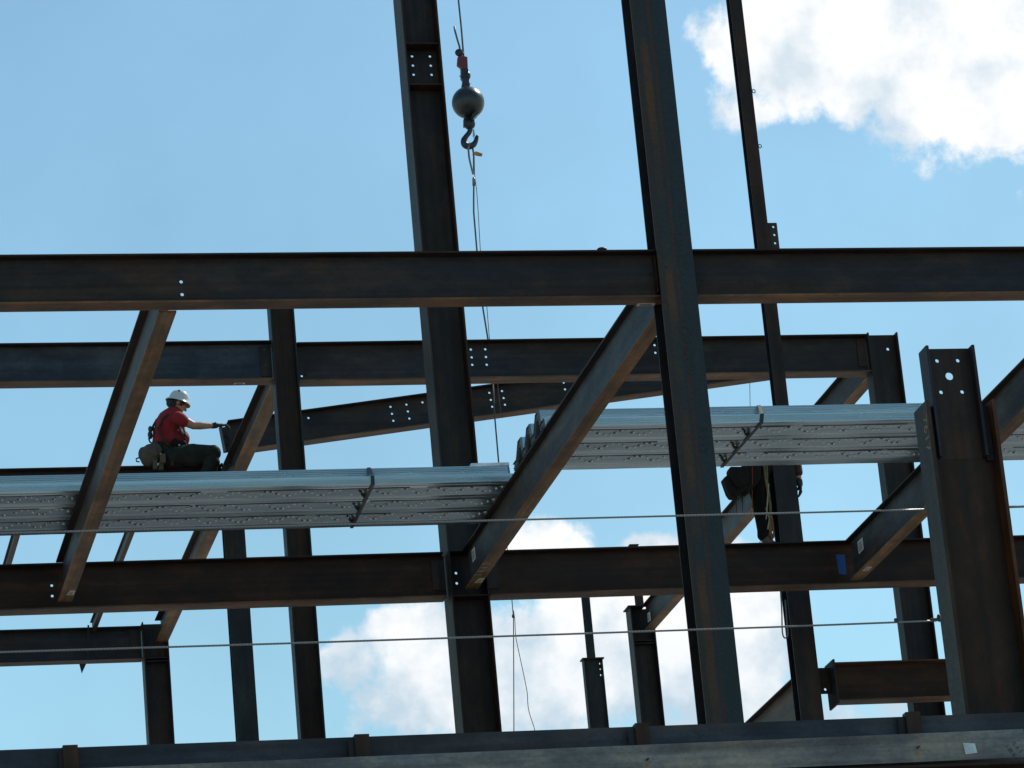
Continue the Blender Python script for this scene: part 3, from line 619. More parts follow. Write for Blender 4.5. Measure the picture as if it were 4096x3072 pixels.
# ------------------------------------------------------------------ deck bundles
# (profile: flat pan with two stiffening beads, steep web, upper flat)
def near_y(px): return sum(PZ(x, y, Z1+.003).y for x, y in px)/len(px)
def bundle(label, near_top, near_bot, far_bot, x0, x1, strap, sheets_note, ledge=None):
    zb = Z1+.003
    yn = sum(PZ(x, y, zb).y for x, y in near_bot)/len(near_bot); yf = sum(PZ(x, y, zb).y for x, y in far_bot)/len(far_bot)
    T = sum(PY(x, y, yn).z for x, y in near_top)/len(near_top)-zb
    t = thing('deck_bundle', (x0, yn, zb), label, 'deck bundle', 'galvanised deck bundles')
    p = (yf-yn)/3.38; h = .13
    bot = []
    for k in range(3):
        y = yn+k*p
        bot += [(y, 0), (y+.13*p, 0), (y+.15*p, .006), (y+.18*p, .006), (y+.20*p, 0), (y+.36*p, 0), (y+.42*p, h), (y+.68*p, h), (y+.975*p, .012), (y+.985*p, .012)]
    y = yn+3*p; bot += [(y, 0), (yf, 0)]
    bb = bot
    band = T+.048-h
    outl = [(y, z) for y, z in bb]+[(y, z*1.0+band) for y, z in reversed(bb)]
    n = 24; xs = [x0+(x1-x0)*i/n for i in range(n+1)]
    m = MB(); V = []; m_n = len(outl)
    for i, x in enumerate(xs):
        wob = .0012*math.sin(i*1.7)
        V += [(x, y, zb+z+(wob if z < .001 and 0 < i < n else 0)) for y, z in outl]
    f = []
    for i in range(n):
        for k in range(m_n):
            a = i*m_n+k; b = i*m_n+(k+1) % m_n; f.append((a, b, b+m_n, a+m_n))
    m.add(V, f); m.build('sheet_stack', M_galv, t)
    # cut sheet ends: thin staggered sheets, one above another
    for xe, sg in ((x0, -1), (x1, 1)):
        m = MB(); ns = 9
        for s in range(ns):
            z0_ = band*s/ns; dz = band/ns*.7; ext = random.uniform(.003, .022)
            lo = [(y, z+z0_) for y, z in bb]
            for (ya, za), (yb, zb_) in zip(lo[:-1], lo[1:]):
                a = Vector((xe, ya, zb+za)); b = Vector((xe, yb, zb+zb_))
                m.prism([a+Vector((0, .002, 0)), b, b+Vector((0, 0, dz)), a+Vector((0, .002, dz))], (sg*ext, 0, 0))
        m.build('sheet_end', M_endcut, t)
    # nested sheet lips along the near side
    m = MB(); nl = 6
    for s in range(nl):
        z = zb+.008+(band-.012)*s/nl; d = random.uniform(.0, .006)
        m.aabb((x0+random.uniform(0, .02), yn-.003-d, z), (x1-random.uniform(0, .02), yn-.0005, z+.0035))
    for s in range(7):
        u = (s+.5)/7; y = yn+(.36+.06*u)*p; z = zb+band+h*u; d = random.uniform(.002, .008)
        m.aabb((x0+random.uniform(0, .02), y-.004-d, z), (x1-random.uniform(0, .02), y+.004, z+.003))
    m.build('sheet_lip', M_galv, t)
    for k in range(3):                                             # dark strips painting in the shade line along the far edge of every pan
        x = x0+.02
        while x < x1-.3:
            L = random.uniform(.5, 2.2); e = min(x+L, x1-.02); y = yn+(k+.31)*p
            MB().aabb((x, y, zb-.0035), (e, y+.016+random.uniform(-.004, .004), zb-.0005)).build('shade_strip', M_shade, t); x = e+random.uniform(.02, .25)
    # embossments pressed in the webs, a zigzag of three rows on each rib
    mb_, mr_ = MB(), MB()
    for k in range(4):
        ya, yb = yn+(k-.045)*p, yn+(k-.065)*p
        if k == 0: continue
        for j in range(int((x1-x0)/.052)):
            x = x0+.05+j*.052; r = (0, 1, 2, 2, 1, 0)[j % 6]
            if random.random() < .03: continue
            u = .12+.26*r/2.0
            c = Vector((x, yn+(k-.025-.295*u)*p, zb+.012+(h-.012)*u))
            mb_.ell(c+Vector((0, -.004, -.002)), .012, .013, .011, nu=8, nv=5)
            if random.random() < .38: mr_.ell(c+Vector((-.014, -.002, -.006)), .018, .005, .0055, nu=6, nv=4)
    mb_.build('embossments', M_boss, t, smooth=True)['kind'] = 'stuff'
    mr_.build('rusty_embossments', M_bossr, t, smooth=True)['kind'] = 'stuff'
    (sx, sy), (bx, by), (ex, ey) = strap
    s0 = PY(sx, sy, yn+.42*p-.01); s1 = PY(bx, by, yn-.01); s2 = PZ(ex, ey, zb-.004); w_ = .032
    xm = s1.x+(s0.x-s1.x)*band/(band+h)
    m = MB(); m.prism([(xm, yn-.011, zb+band), (xm+w_, yn-.011, zb+band), (s1.x+w_, yn-.011, zb-.006), (s1.x, yn-.011, zb-.006)], (0, -.003, 0))
    m.prism([(s0.x, yn+.42*p-.012, zb+band+h+.002), (s0.x+w_, yn+.42*p-.012, zb+band+h+.002), (xm+w_, yn-.011, zb+band), (xm, yn-.011, zb+band)], (0, -.003, .002))
    m.prism([(s1.x, yn-.013, zb-.006), (s1.x+w_, yn-.013, zb-.006), (s2.x+w_, yf+.01, zb-.006), (s2.x, yf+.01, zb-.006)], (0, 0, -.003))
    m.prism([(s0.x, yn+.42*p, zb+band+h+.001), (s0.x+w_, yn+.42*p, zb+band+h+.001), (s0.x+w_-.03, yn+.68*p, zb+band+h+.001), (s0.x-.03, yn+.68*p, zb+band+h+.001)], (0, 0, .003))
    m.build('strap', M_strap, t)
    for k in (1, 2, 3):
        yy = yn+(k-.02)*p; xx = s1.x+(s2.x-s1.x)*((yy-yn)/(yf-yn)); m = MB()
        m.tube([(xx-.005, yy-.01, zb-.002), (xx-.03, yy-.025, zb+.02), (xx-.03, yy-.035, zb+.035), (xx-.055, yy-.04, zb+.05)], [.013, .012, .009, .012], 6)
        m.build('strap_fold', M_strap, t)
    return t, yn, yf, T, zb
xe1 = PZ(2060, 1930, Z1).x
D1, yn1, yf1, T1, zb1 = bundle('long galvanised deck bundle at left, lying behind the left beam, black strap near its middle',
    [(0, 1909), (1100, 1880), (1880, 1856)], [(1484.8, 1936.5)], [(0, 2147), (1100, 2117), (1745.9, 2094.8)], 1.7, PY(2048, 1890, near_y([(1484.8, 1936.5)])).x, [(1468, 1869), (1484.8, 1936), (1410, 2092)], '')
q = on_y([(1884, 1853), (2036, 1849), (2038, 1860), (1886, 1866)], yn1+.16)
MB().prism(q, (0, .12, .0)).build('pale_top_sheet', flat('pale_sheet', (.62, .62, .68), .6), D1)
yq = near_y([(3039, 1689.5)]); x02 = (PY(2170, 1648, yq+.1).x+PY(2121, 1715, yq+.5).x)/2
D2, yn2, yf2, T2, zb2 = bundle('nearer galvanised deck bundle at right, its stepped end showing beside the middle beam',
    [(2432.6, 1630.8), (2656, 1628.8), (3681, 1612.4)], [(3039, 1689.5)], [(2258.6, 1877.5), (2681, 1871), (3676, 1850)], x02, 14.2, [(3029, 1627), (3039, 1689.5), (2885, 1862.6)], '')

# ------------------------------------------------------------------ crane line, ball and hook
YH = YW+.1
def H(x, y, dy=0): return PY(x, y, YH+dy)
def s1(x, y): return (1700+x/4.147, y/4.147)
def s2(x, y): return (1750+x/4.147, 400+y/4.147)
mpp = (H(1872+100, 411)-H(1872, 411)).length/100     # metres per photo pixel at the ball
cr = thing('crane_hook_block', H(1872.5, 411), 'dark crane headache ball and hook hanging on its wire rope', 'crane hook')
MB().tube([H(1826, -120), H(*s1(555, 0)), H(*s1(600, 440)), H(*s1(640, 930))], .0115, 10).build('hoist_rope', M_rope, cr, smooth=True)
MB().tube([H(*s1(487, 440)), H(*s1(500, 520)), H(*s1(535, 650)), H(*s1(572, 770)), H(*s1(588, 900))], .0125, 8).build('rope_tail', M_rope, cr, smooth=True)
MB().prism([H(*s1(a, b), -.035) for a, b in ((550, 925), (640, 925), (705, 938), (715, 1135), (602, 1135), (592, 1105), (540, 1068))], (0, .07, 0)).build('wedge_socket', M_red, cr, bevel=.008)
m = MB(); m.ell(H(*s1(570, 875)), .055, .035, .05); m.tube([H(*s1(505, 870)), H(*s1(640, 895))], .02, 8); m.build('rope_clamp', M_dgear, cr, smooth=True)
m = MB(); m.prism([H(*s1(a, b), -.03) for a, b in ((600, 1135), (715, 1135), (728, 1200), (735, 1380), (755, 1450), (610, 1450), (628, 1330), (602, 1290))], (0, .06, 0))
m.ell(H(*s1(705, 1255)), .038, .05, .055); m.tube([H(*s1(610, 1300)), H(*s1(568, 1252))], .005, 6); m.build('swivel_shank', M_hook, cr, bevel=.006)
MB().tube([H(*s1(650, 1372)), H(*s1(752, 1392))], .012, 8).build('pin', M_metal, cr)
o = MB().ell(H(1872.5, 411), 64*mpp, 64*mpp, 64*mpp, nu=48, nv=28).build('ball', M_iron, cr, smooth=True)
MB().prism([H(*s2(a, b), -.155) for a, b in ((590, 215), (640, 185), (692, 210), (605, 295), (570, 290))], (0, .15, 0)).build('ball_notch', M_strap, cr)
m = MB(); m.ell(H(*s2(530, 400)), 95/4.147*mpp, .06, 98/4.147*mpp, nu=20, nv=12); m.prism([H(*s2(a, b), -.04) for a, b in ((445, 290), (610, 290), (620, 420), (445, 420))], (0, .08, 0)); m.build('hook_swivel', M_hook, cr, smooth=True)
hk = [(545, 480, 40), (525, 540, 40), (475, 605, 42), (438, 670, 50), (450, 735, 56), (515, 768, 56), (590, 745, 50), (632, 690, 40), (648, 630, 34), (660, 590, 24)]
def smooth_path(pts, n=5):
    outp = []
    for i in range(len(pts)-1):
        p0 = pts[max(i-1, 0)]; p1 = pts[i]; p2 = pts[i+1]; p3 = pts[min(i+2, len(pts)-1)]
        for k in range(n):
            t = k/n; outp.append([.5*((2*b)+(-a+c)*t+(2*a-5*b+4*c-d)*t*t+(-a+3*b-3*c+d)*t**3) for a, b, c, d in zip(p0, p1, p2, p3)])
    outp.append(list(pts[-1])); return outp
hk = smooth_path(hk)
MB().tube([H(*s2(a, b)) for a, b, r in hk], [r/4.147*mpp for a, b, r in hk], 14).build('hook', M_hook, cr, smooth=True)
MB().prism([H(*s2(a, b), -.012) for a, b in ((590, 485), (610, 485), (622, 590), (606, 625), (590, 600))], (0, .024, 0)).build('safety_latch', M_metal, cr)
sl_ = thing('wire_sling', H(1886, 600), 'looped wire sling with an orange tag between the crane hook and the tilted beam', 'sling')
A1 = smooth_path([(*s2(545, 715), 0), (*s2(515, 770), 0), (*s2(515, 850), 0), (*s2(530, 980), 0), (*s2(565, 1130), 0), (*s2(590, 1230), 0)])
MB().tube([H(a, b, -.03) for a, b, _ in A1], .0125, 8).build('sling_leg', M_sling, sl_, smooth=True)
A2 = smooth_path([(*s2(555, 715), 0), (*s2(582, 800), 0), (*s2(600, 900), 0), (*s2(603, 1050), 0), (*s2(603, 1230), 0)])
MB().tube([H(a, b, .02) for a, b, _ in A2], .0125, 8).build('sling_leg', M_sling, sl_, smooth=True)
MB().tube([H(*s2(600, 1285)), H(*s2(605, 1320)), H(*s2(603, 1420))], [.014, .021, .018], 10).build('ferrule', M_sling, sl_, smooth=True)
lo = [s2(603, 1420), s2(600, 1659), (1895, 850), (1907, 994), (1932, 1235), (1952, 1358), (1966, 1480), (1972, 1536)]
MB().tube([H(a, b) for a, b in lo], .0105, 8).build('sling_rope', M_rope, sl_, smooth=True)
lo = [s2(610, 900), s2(615, 1230), s2(650, 1500), (1913, 850), (1921, 994), (1948, 1235), (1958, 1358), (1976, 1480), (1990, 1536), (2003, 1650), (2009, 1672)]
MB().tube([H(a, b) for a, b in lo], .0045, 6).build('thin_line', M_line, sl_, smooth=True)
MB().prism([H(*s2(a, b), -.02) for a, b in ((605, 870), (640, 850), (748, 890), (735, 937), (650, 925), (600, 905))], (0, .004, 0)).build('orange_tag', M_otag, sl_)
MB().tube([H(*s2(605, 900)), H(*s2(570, 905))], .003, 5).build('tag_tie', M_rope, sl_)
# tag line to the ground level
tl = thing('tag_line', H(1975, 1540), 'thin tag line dangling from the tilted beam past the left deck bundle', 'rope')
lo = [(1972, 1536), (1979.6, 1674.6), (1994.6, 1848.6), (2020, 2100), (2047, 2390), (2051, 2440), (2054, 2475), (2055, 2700), (2056, 3010)]
MB().tube([H(a, b) for a, b in lo], [.0095, .0095, .0095, .006, .0055, .0055, .006, .006, .006], 7).build('rope', M_line, tl, smooth=True)
MB().ell(H(2053, 2465), .018, .015, .025).build('knot', M_line, tl)
lo = smooth_path([(2053, 2440, 0), (2059, 2475, 0), (2063, 2545, 0), (2078, 2620, 0), (2107, 2759, 0), (2111, 2810, 0), (2117, 2850, 0), (2139, 2920, 0), (2150, 2990, 0)])
MB().tube([H(a, b) for a, b, _ in lo], .0045, 6).build('loose_end', M_line, tl, smooth=True)
wl = thing('hanging_wire', PY(2999, 1530, YW), 'short thin wire hanging above the right deck bundle strap', 'wire')
MB().tube([PY(2996, 1525, YW), PY(2999, 1533, YW), PY(3001, 1650, YW)], .004, 5).build('strand', M_line, wl)
rl = thing('rope_loop', PY(3130, 2370, 36.1), 'narrow rope loop hanging at the left of the thick lower column', 'rope')
lo = smooth_path([(3122, 2330, 0), (3123, 2380, 0), (3127, 2440, 0), (3129, 2520, 0), (3134, 2546, 0), (3143, 2552, 0), (3150, 2540, 0), (3148, 2500, 0), (3140, 2400, 0)])
MB().tube([PY(a, b, 36.05) for a, b, _ in lo], .0075, 7).build('strand', M_sling, rl, smooth=True)

# ------------------------------------------------------------------ people
def remesh(o, vox=.008, it=6):
    r = o.modifiers.new('r', 'REMESH'); r.mode = 'VOXEL'; r.voxel_size = vox; r.use_smooth_shade = True
    s = o.modifiers.new('s', 'SMOOTH'); s.factor = .5; s.iterations = it; return o
def limb(mb, pts, n=12):
    mb.tube([p for p, r in pts], [r for p, r in pts], n)
    for p, r in pts: mb.ell(p, r, r, r, nu=12, nv=8)
def s5(x, y): return (500+x/3.687, 1500+y/3.687)
def W(x, y, dy=0): return PY(*s5(x, y), YW+dy)
def hand(mb, wrist, d, up, L=.18, curl=.6, side=1):
    """palm, four fingers of different length with bends, and a thumb leaving the side of the palm"""
    d = Vector(d).normalized(); up = Vector(up).normalized(); s = d.cross(up).normalized()*side
    c = wrist+d*L*.28; mb.ell(wrist+d*.02, .03, .03, .026); Mx = Matrix((d, s, up)).transposed()
    mb.ell(c, L*.30, L*.235, L*.10, Mx)
    for i, (o, ln) in enumerate(((-.17, .40), (-.055, .45), (.06, .42), (.17, .33))):
        b = c+d*L*.22+s*L*o; k1 = b+(d*math.cos(curl*.5)-up*math.sin(curl*.5))*L*ln*.45
        k2 = k1+(d*math.cos(curl*1.3)-up*math.sin(curl*1.3))*L*ln*.32; k3 = k2+(d*math.cos(curl*2)-up*math.sin(curl*2))*L*ln*.25
        mb.tube([b, k1, k2, k3], [.0135, .0125, .0115, .009], 8); mb.ell(k3, .0098, .0098, .0098, nu=8, nv=6)
    b = wrist+d*L*.16-s*L*.2; k1 = b+(d*.6-s*.7-up*.3).normalized()*L*.22; k2 = k1+(d*.9-s*.1-up*.5).normalized()*L*.18
    mb.tube([b, k1, k2], [.014, .012, .009], 8); mb.ell(k2, .009, .009, .009, nu=8, nv=6)
seat = PY(690, 1868, YW)
P = thing('person', (seat.x, YW, seat.z), 'seated worker in a red shirt and white hard hat reaching for the tilted beam', 'person')
# joints (towards the camera = negative dy)
hip = W(640, 1225); waist = W(640, 1010); chest = W(660, 760); neckb = W(740, 545); head = W(815, 445)
shR = W(790, 640, -.17); elR = W(1010, 745, -.16); wrR = W(1300, 748, -.10)
shL = W(780, 640, .17); elL = W(850, 880, .2); wrL = W(870, 1040, .12)
hpR = W(690, 1220, -.10); knR = W(1300, 1150, -.2); anR = W(1180, 1560, -.22)
hpL = W(690, 1220, .10); knL = W(1290, 1160, .2); anL = W(1180, 1560, .22)
m = MB()
limb(m, [(hip, .13), (waist, .12), (chest, .135), (W(715, 640), .11), (neckb, .065), (W(780, 500), .058), (W(800, 465), .06)])
# head: skull, jaw, nose, ear; the face looks right and down
fd = (W(1000, 560)-W(800, 430)).normalized(); fu = fd.cross(Vector((0, 1, 0))).normalized()
if fu.z < 0: fu = -fu
Mh = Matrix((fd, Vector((0, 1, 0)), fu)).transposed()
hc = W(800, 405)
m.ell(hc, .098, .076, .112, Mh); m.ell(hc+fd*.03-fu*.065, .062, .055, .055, Mh); m.ell(hc+fd*.055-fu*.095, .032, .034, .026, Mh)
m.tube([hc+fd*.09-fu*.005, hc+fd*.118-fu*.045], [.01, .016], 8); m.ell(hc+fd*.113-fu*.043, .014, .015, .012, Mh)
m.ell(hc+fd*.083-fu*.072, .018, .026, .008, Mh); m.ell(hc+fd*.083-fu*.088, .016, .022, .008, Mh)
m.ell(hc-Vector((0, .078, 0))-fd*.005-fu*.03, .018, .008, .03, Mh); m.ell(hc+Vector((0, .078, 0))-fd*.005-fu*.03, .018, .008, .03, Mh)
limb(m, [(shR, .066), (shR.lerp(elR, .5), .057), (elR, .047), (elR.lerp(wrR, .35), .047), (wrR, .031)])
limb(m, [(shL, .066), (elL, .045), (elL.lerp(wrL, .3), .045), (wrL, .03)])
limb(m, [(hpR, .095), (knR, .06), (anR, .042)]); limb(m, [(hpL, .095), (knL, .06), (anL, .042)])
remesh(m.build('body', M_skin, P, smooth=True), .007, 4)
m = MB()
for s in (-1, 1): m.ell(hc+fd*.092+Vector((0, s*.032, 0))+fu*.0, .009, .013, .007, Mh)
m.build('eyes', M_ink, P, smooth=True)
# shirt
m = MB()
limb(m, [(W(560, 1010), .13), (W(600, 900), .145), (W(630, 780), .155), (W(670, 680), .15), (W(715, 600), .115), (W(750, 545), .07)])
m.ell(W(780, 940), .14, .13, .12); m.ell(W(640, 960), .17, .15, .13)
limb(m, [(shR, .082), (W(820, 655, -.18), .08), (W(855, 680, -.18), .073)]); limb(m, [(shL, .082), (W(820, 720, .19), .07)])
m.ell(W(585, 760), .12, .16, .15); m.ell(W(545, 880), .10, .14, .13)
remesh(m.build('shirt', M_shirt, P, smooth=True), .009, 5)
# trousers
m = MB()
limb(m, [(W(560, 1110), .15), (W(650, 1180), .155)]); limb(m, [(hpR, .125), (W(1000, 1160, -.16), .118), (knR, .095), (W(1290, 1290, -.21), .09), (W(1180, 1480, -.22), .07)])
m.ell(W(1010, 1215, -.16), .17, .1, .11); m.ell(W(760, 1260, -.06), .17, .14, .09)
limb(m, [(hpL, .125), (W(1000, 1160, .16), .115), (knL, .09), (W(1180, 1480, .22), .07)])
remesh(m.build('trousers', M_pants, P, smooth=True), .010, 5)
m = MB()
for a, sgn in ((anR, -1), (anL, 1)): limb(m, [(a+Vector((0, 0, .05)), .055), (a-Vector((0, 0, .03)), .055), (a+Vector((.1, 0, -.06)), .045), (a+Vector((.17, 0, -.065)), .038)])
remesh(m.build('boots', M_boot, P, smooth=True), .009, 3)
MB().ell(W(1318, 1110, -.2), .055, .085, .06).build('knee_patch', flat('red_knee', (.10, .03, .025), .8), P, smooth=True)
# gloves
m = MB(); limb(m, [(wrR+Vector((-.01, 0, 0)), .036), (wrR+Vector((.03, 0, 0)), .033)]); hand(m, wrR+Vector((.03, 0, .003)), (1, .05, .05), (0, -.35, 1), .2, .62, 1)
remesh(m.build('glove', M_glove, P, smooth=True), .005, 2)
m = MB(); limb(m, [(wrL, .034), (wrL+(wrL-elL).normalized()*.03, .033)]); hand(m, wrL, (wrL-elL).normalized()+Vector((.6, 0, 0)), (0, .6, .8), .18, .8, -1)
remesh(m.build('glove', M_glove, P, smooth=True), .005, 2)
MB().tube([W(1290, 715, -.12), W(1345, 700, -.12)], .006, 6).build('glove_tab', M_glove, P)
# hard hat: full brim, dome, suspension shadow line
rim = (W(968, 480)-W(597, 365)).normalized(); up_ = rim.cross(Vector((0, 1, 0)));
if up_.z < 0: up_ = -up_
up_.normalize(); Mr = Matrix((rim, Vector((0, 1, 0)), up_)).transposed(); hcen = W(785, 400)
def lathe(mb, c, M, prof, sx=1, sy=1, n=32):
    v = []; f = []
    for (r, z) in prof:
        for k in range(n): a = 2*math.pi*k/n; v.append(Vector(c)+M @ Vector((r*sx*math.cos(a), r*sy*math.sin(a), z)))
    for j in range(len(prof)-1):
        for k in range(n): f.append((j*n+k, j*n+(k+1) % n, (j+1)*n+(k+1) % n, (j+1)*n+k))
    mb.add(v, f)
rb = (W(968, 480)-W(597, 365)).length/2
m = MB(); lathe(m, hcen, Mr, [(rb*.985, -.014), (rb, -.006), (rb*.93, .004), (rb*.80, .014), (rb*.775, .05), (rb*.72, .085), (rb*.60, .115), (rb*.42, .134), (rb*.2, .144), (.001, .146)], 1, .84); hh = m.build('hard_hat', M_helm, P, smooth=True)
m = MB(); lathe(m, hcen, Mr, [(rb*.98, -.015), (rb*.92, .002), (rb*.79, .012), (rb*.74, .05), (.001, .06)], 1, .84); m.build('brim_lining', M_brimin, hh, smooth=True)
m = MB(); pts = [hcen+Mr @ Vector((rb*.76*math.cos(a)*math.cos(0), 0, .147*math.sin(a))) for a in [math.pi*k/14 for k in range(1, 14)]]; m.tube(pts, .008, 6); m.build('crown_ridge', M_helm, hh, smooth=True)
q = hcen+Mr @ Vector((-.03, -rb*.52, .108)); MB().ell(q, .014, .006, .014).build('sticker', M_red, hh, smooth=True)
# dark liner and hair under the helmet
m = MB(); m.ell(hc-fd*.008-fu*.002+up_*.0, .103, .083, .095, Mh); m.ell(W(700, 415), .075, .07, .06); m.ell(W(730, 450), .075, .065, .035); remesh(m.build('bandana', M_hair, P, smooth=True), .007, 3)
# harness, tool bags, gear
m = MB(); m.tube([W(690, 545, -.10), W(560, 640, -.15), W(480, 800, -.15), W(560, 960, -.16), W(690, 1080, -.14), W(700, 1330, -.2)], [.014, .016, .016, .018, .02, .02], 6); m.tube([W(530, 560, .02), W(450, 690, .0), W(400, 800, .0)], .009, 6); m.build('harness', M_web, P)
m = MB(); m.tube([W(470, 650, -.03), W(425, 730, -.03), W(395, 790, -.03)], .012, 6); m.ell(W(375, 800, -.03), .028, .03, .04); m.ell(W(372, 885, -.03), .03, .035, .05)
m.tube([W(350, 930, -.03), W(365, 985, -.03), W(410, 1015, -.03)], .010, 6); m.tube([W(420, 770, -.03), W(425, 880, -.03), W(415, 1010, -.03)], .011, 6); m.build('shock_pack', M_dgear, P, smooth=True)
m = MB(); m.ell(W(385, 1180, -.12), .118, .09, .135); m.ell(W(440, 1120, -.14), .085, .07, .10); m.ell(W(340, 1235, -.1), .09, .08, .10); m.ell(W(270, 1170, -.1), .06, .06, .09)
remesh(m.build('tool_bag', M_leather, P, smooth=True), .009, 3)
MB().tube([W(215, 1215, -.1), W(165, 1235, -.1), W(170, 1275, -.1), W(215, 1280, -.1)], .009, 6).build('bag_ring', M_dgear, P)
m = MB(); m.aabb(W(525, 1290, -.24), W(590, 1180, -.18)); m.aabb(W(420, 1380, -.2), W(470, 1260, -.14)); m.aabb(W(500, 1390, -.2), W(560, 1310, -.14)); m.build('pouch', flat('tan_leather', (.085, .062, .025), .7), P, bevel=.01)
m = MB(); m.ell(W(525, 1165, -.2), .012, .012, .012); m.ell(W(778, 1220, -.2), .012, .012, .012); m.ell(W(800, 1035, -.16), .014, .014, .014); m.build('steel_fitting', M_metal, P, smooth=True)
m = MB(); m.tube([W(800, 745, -.14), W(815, 830, -.16), W(870, 900, -.15), W(890, 960, -.12)], .011, 6); m.tube([W(850, 740, -.12), W(875, 830, -.14), W(905, 900, -.12)], .009, 6)
for k in range(7):
    x = 790+k*20; m.tube([W(x, 770+k*22, -.17), W(x+22, 800+k*18, -.15), W(x+8, 850+k*14, -.15)], .008, 6)
m.build('lanyard', M_dgear, P, smooth=True)
m = MB(); m.tube([W(810, 750, -.19), W(845, 830, -.18), W(860, 870, -.18)], .008, 6); m.build('carabiner', M_metal, P, smooth=True)
m = MB(); m.tube([W(640, 1060, -.15), W(760, 1120, -.14), W(880, 1070, -.12), W(960, 1050, -.1)], [.03, .04, .04, .03], 8); m.ell(W(740, 1010, -.12), .05, .05, .06); m.ell(W(850, 1020, -.12), .05, .05, .05); m.ell(W(800, 1130, -.15), .06, .05, .06); m.build('tool_belt', M_leatherd, P, smooth=True)
MB().tube([W(1392, 1290, -.24), W(1375, 1340, -.24), W(1352, 1410, -.24)], .005, 5).build('yellow_lace', M_yel, P)

# standing worker, mostly hidden by the right bundle
YS = 36.15
def s6(x, y): return (2800+x/3.687, 1800+y/3.687)
def V(x, y, dy=0): return PY(*s6(x, y), YS+dy)
ft = V(985, 1370)
Q = thing('person', (ft.x, YS, ft.z), 'standing worker half hidden behind the right deck bundle, tool pouches at the hip', 'person')
hipR, kn, an = V(760, 300), V(860, 740), V(930, 1250)
hipL, knl, anl = V(960, 320, .2), V(985, 760, .15), V(1010, 1260, .12)
waist2 = V(860, 120, .08); chest2 = V(990, -130, .18); neck2 = V(1080, -250, .28); head2 = V(1110, -300, .32)
shr = V(1100, -160, .2); elr = V(1380, -60, .18); wrr = V(1465, 470, .0+.12); shl = V(900, -130, .0); ell_ = V(1010, -60, -.02); wrl = V(1120, 120, -.02)
m = MB(); limb(m, [(waist2, .14), (chest2, .15), (V(1050, -210, .24), .1), (neck2, .06)]); m.ell(head2, .085, .09, .11)
m.ell(head2+Vector((.085, .03, -.01)), .016, .014, .02); m.ell(head2+Vector((.03, .02, -.07)), .05, .05, .045)
limb(m, [(shr, .06), (elr, .045), (wrr, .03)]); limb(m, [(shl, .06), (ell_, .045), (wrl, .03)])
limb(m, [(hipR, .10), (kn, .055), (an, .04)]); limb(m, [(hipL, .10), (knl, .055), (anl, .04)]); remesh(m.build('body', M_skin, Q, smooth=True), .009, 3)
m = MB(); limb(m, [(waist2, .165), (V(920, 0, .12), .17), (chest2, .175), (V(1040, -200, .22), .12)]); limb(m, [(shr, .085), (elr, .062), (V(1450, 330, .12), .048)]); limb(m, [(shl, .085), (ell_, .06), (V(1095, 80, -.02), .048)])
remesh(m.build('shirt', M_maroon, Q, smooth=True), .010, 4)
m = MB(); limb(m, [(waist2+Vector((0, 0, -.03)), .16), (V(830, 280, .05), .155)]); limb(m, [(hipR, .115), (V(830, 560), .088), (kn, .068), (V(880, 950), .058), (V(930, 1180), .062), (V(925, 1262), .058)])
limb(m, [(hipL, .11), (knl, .07), (V(1000, 1150, .12), .06)]); remesh(m.build('trousers', M_pants2, Q, smooth=True), .010, 3)
m = MB(); limb(m, [(V(950, 1290), .042), (V(975, 1345), .042), (V(1020, 1385), .036), (V(1060, 1395), .03)]); limb(m, [(V(1010, 1280, .12), .04), (V(1030, 1370, .12), .04), (V(1090, 1390, .12), .034)]); remesh(m.build('boots', M_boot, Q, smooth=True), .009, 3)
m = MB(); limb(m, [(V(1462, 455, .12), .036), (V(1470, 500, .12), .034)]); hand(m, V(1470, 490, .12), (0, 0, -1), (1, 0, 0), .17, .5, 1); remesh(m.build('glove', M_glove, Q, smooth=True), .006, 2)
m = MB(); hand(m, wrl, (.8, .2, .3), (0, -1, .2), .17, .8, 1); remesh(m.build('glove', M_glove, Q, smooth=True), .006, 2)
m = MB(); hb = head2+Vector((0, 0, .03)); lathe(m, hb, Matrix.Identity(3), [(.15, -.012), (.152, -.004), (.13, .006), (.115, .04), (.09, .085), (.05, .108), (.001, .115)]); m.build('hard_hat', M_helm, Q, smooth=True)
m = MB()
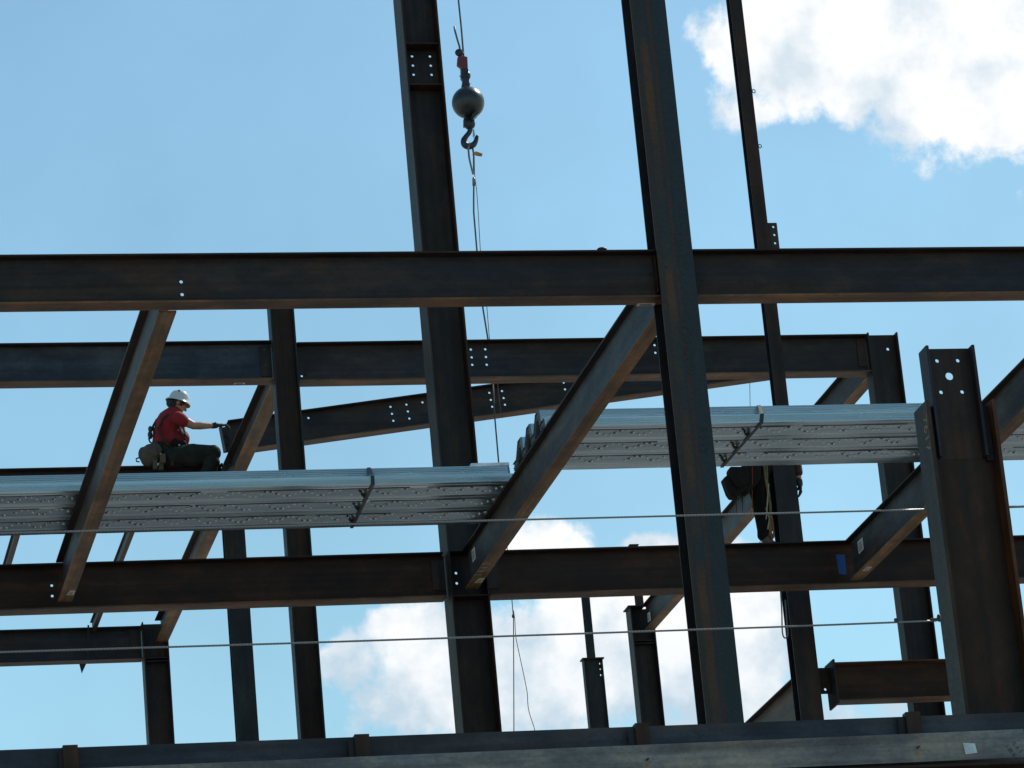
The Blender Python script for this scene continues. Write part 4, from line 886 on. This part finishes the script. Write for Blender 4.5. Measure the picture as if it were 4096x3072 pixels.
m.prism([V(a, b, -.17) for a, b in ((350, 408), (430, 350), (445, 330), (640, 330), (700, 520), (640, 620), (560, 690), (470, 682), (425, 620))], (0, .14, 0))
m.prism([V(a, b, -.2) for a, b in ((428, 285), (450, 240), (700, 240), (720, 480), (560, 560), (440, 400))], (0, .12, 0))
m.prism([V(a, b, -.15) for a, b in ((620, 230), (900, 230), (900, 420), (760, 600), (700, 640), (600, 560))], (0, .14, 0)); m.build('tool_pouch', M_leatherd, Q, bevel=.012)
m = MB(); m.tube([V(535, 640, -.1), V(538, 780, -.1), V(540, 930, -.1)], [.014, .010, .002], 8); m.tube([V(625, 640, -.1), V(627, 780, -.1), V(628, 925, -.1)], [.012, .009, .002], 8); m.build('spud_wrench', M_dgear, Q, smooth=True)
MB().tube([V(770, 230, -.16), V(772, 500, -.15), V(768, 700, -.1), V(775, 870, -.1)], .0045, 5).build('red_cord', flat('red_cord', (.22, .03, .015), .8), Q)
m = MB(); m.tube([V(945, 235, -.1), V(965, 420, -.11), V(1000, 600, -.11), V(1035, 800, -.1), V(1045, 1010, -.1)], .013, 6); m.tube([V(985, 235, -.1), V(990, 500, -.1), V(1025, 700, -.1)], .012, 6); m.build('yellow_strap', M_yel, Q)
m = MB(); m.tube([V(975, 850, -.12), V(985, 930, -.12), V(975, 1020, -.12)], .006, 5); m.tube([V(1010, 500, -.12), V(985, 900, -.12), V(1025, 1010, -.1), V(1000, 1170, -.1)], .008, 5); m.build('pale_cord', flat('pale_cord', (.25, .22, .14), .8), Q)
m = MB(); m.prism([V(a, b, -.02) for a, b in ((1020, 1010), (1052, 985), (1066, 1240), (1020, 1235))], (0, .03, 0)); m.tube([V(1060, 985, -.02), V(1075, 1120, -.02), V(1085, 1200, -.02), V(1090, 1280, -.02)], .009, 6); m.tube([V(1060, 1235, -.02), V(1085, 1290, -.02), V(1070, 1320, -.02), V(1050, 1270, -.02)], .010, 6); m.build('orange_rope', M_orope, Q)
m = MB(); m.tube([V(915, 1300), V(880, 1365)], .004, 4); m.tube([V(920, 1300), V(908, 1368)], .004, 4); m.build('boot_lace', M_dgear, Q)
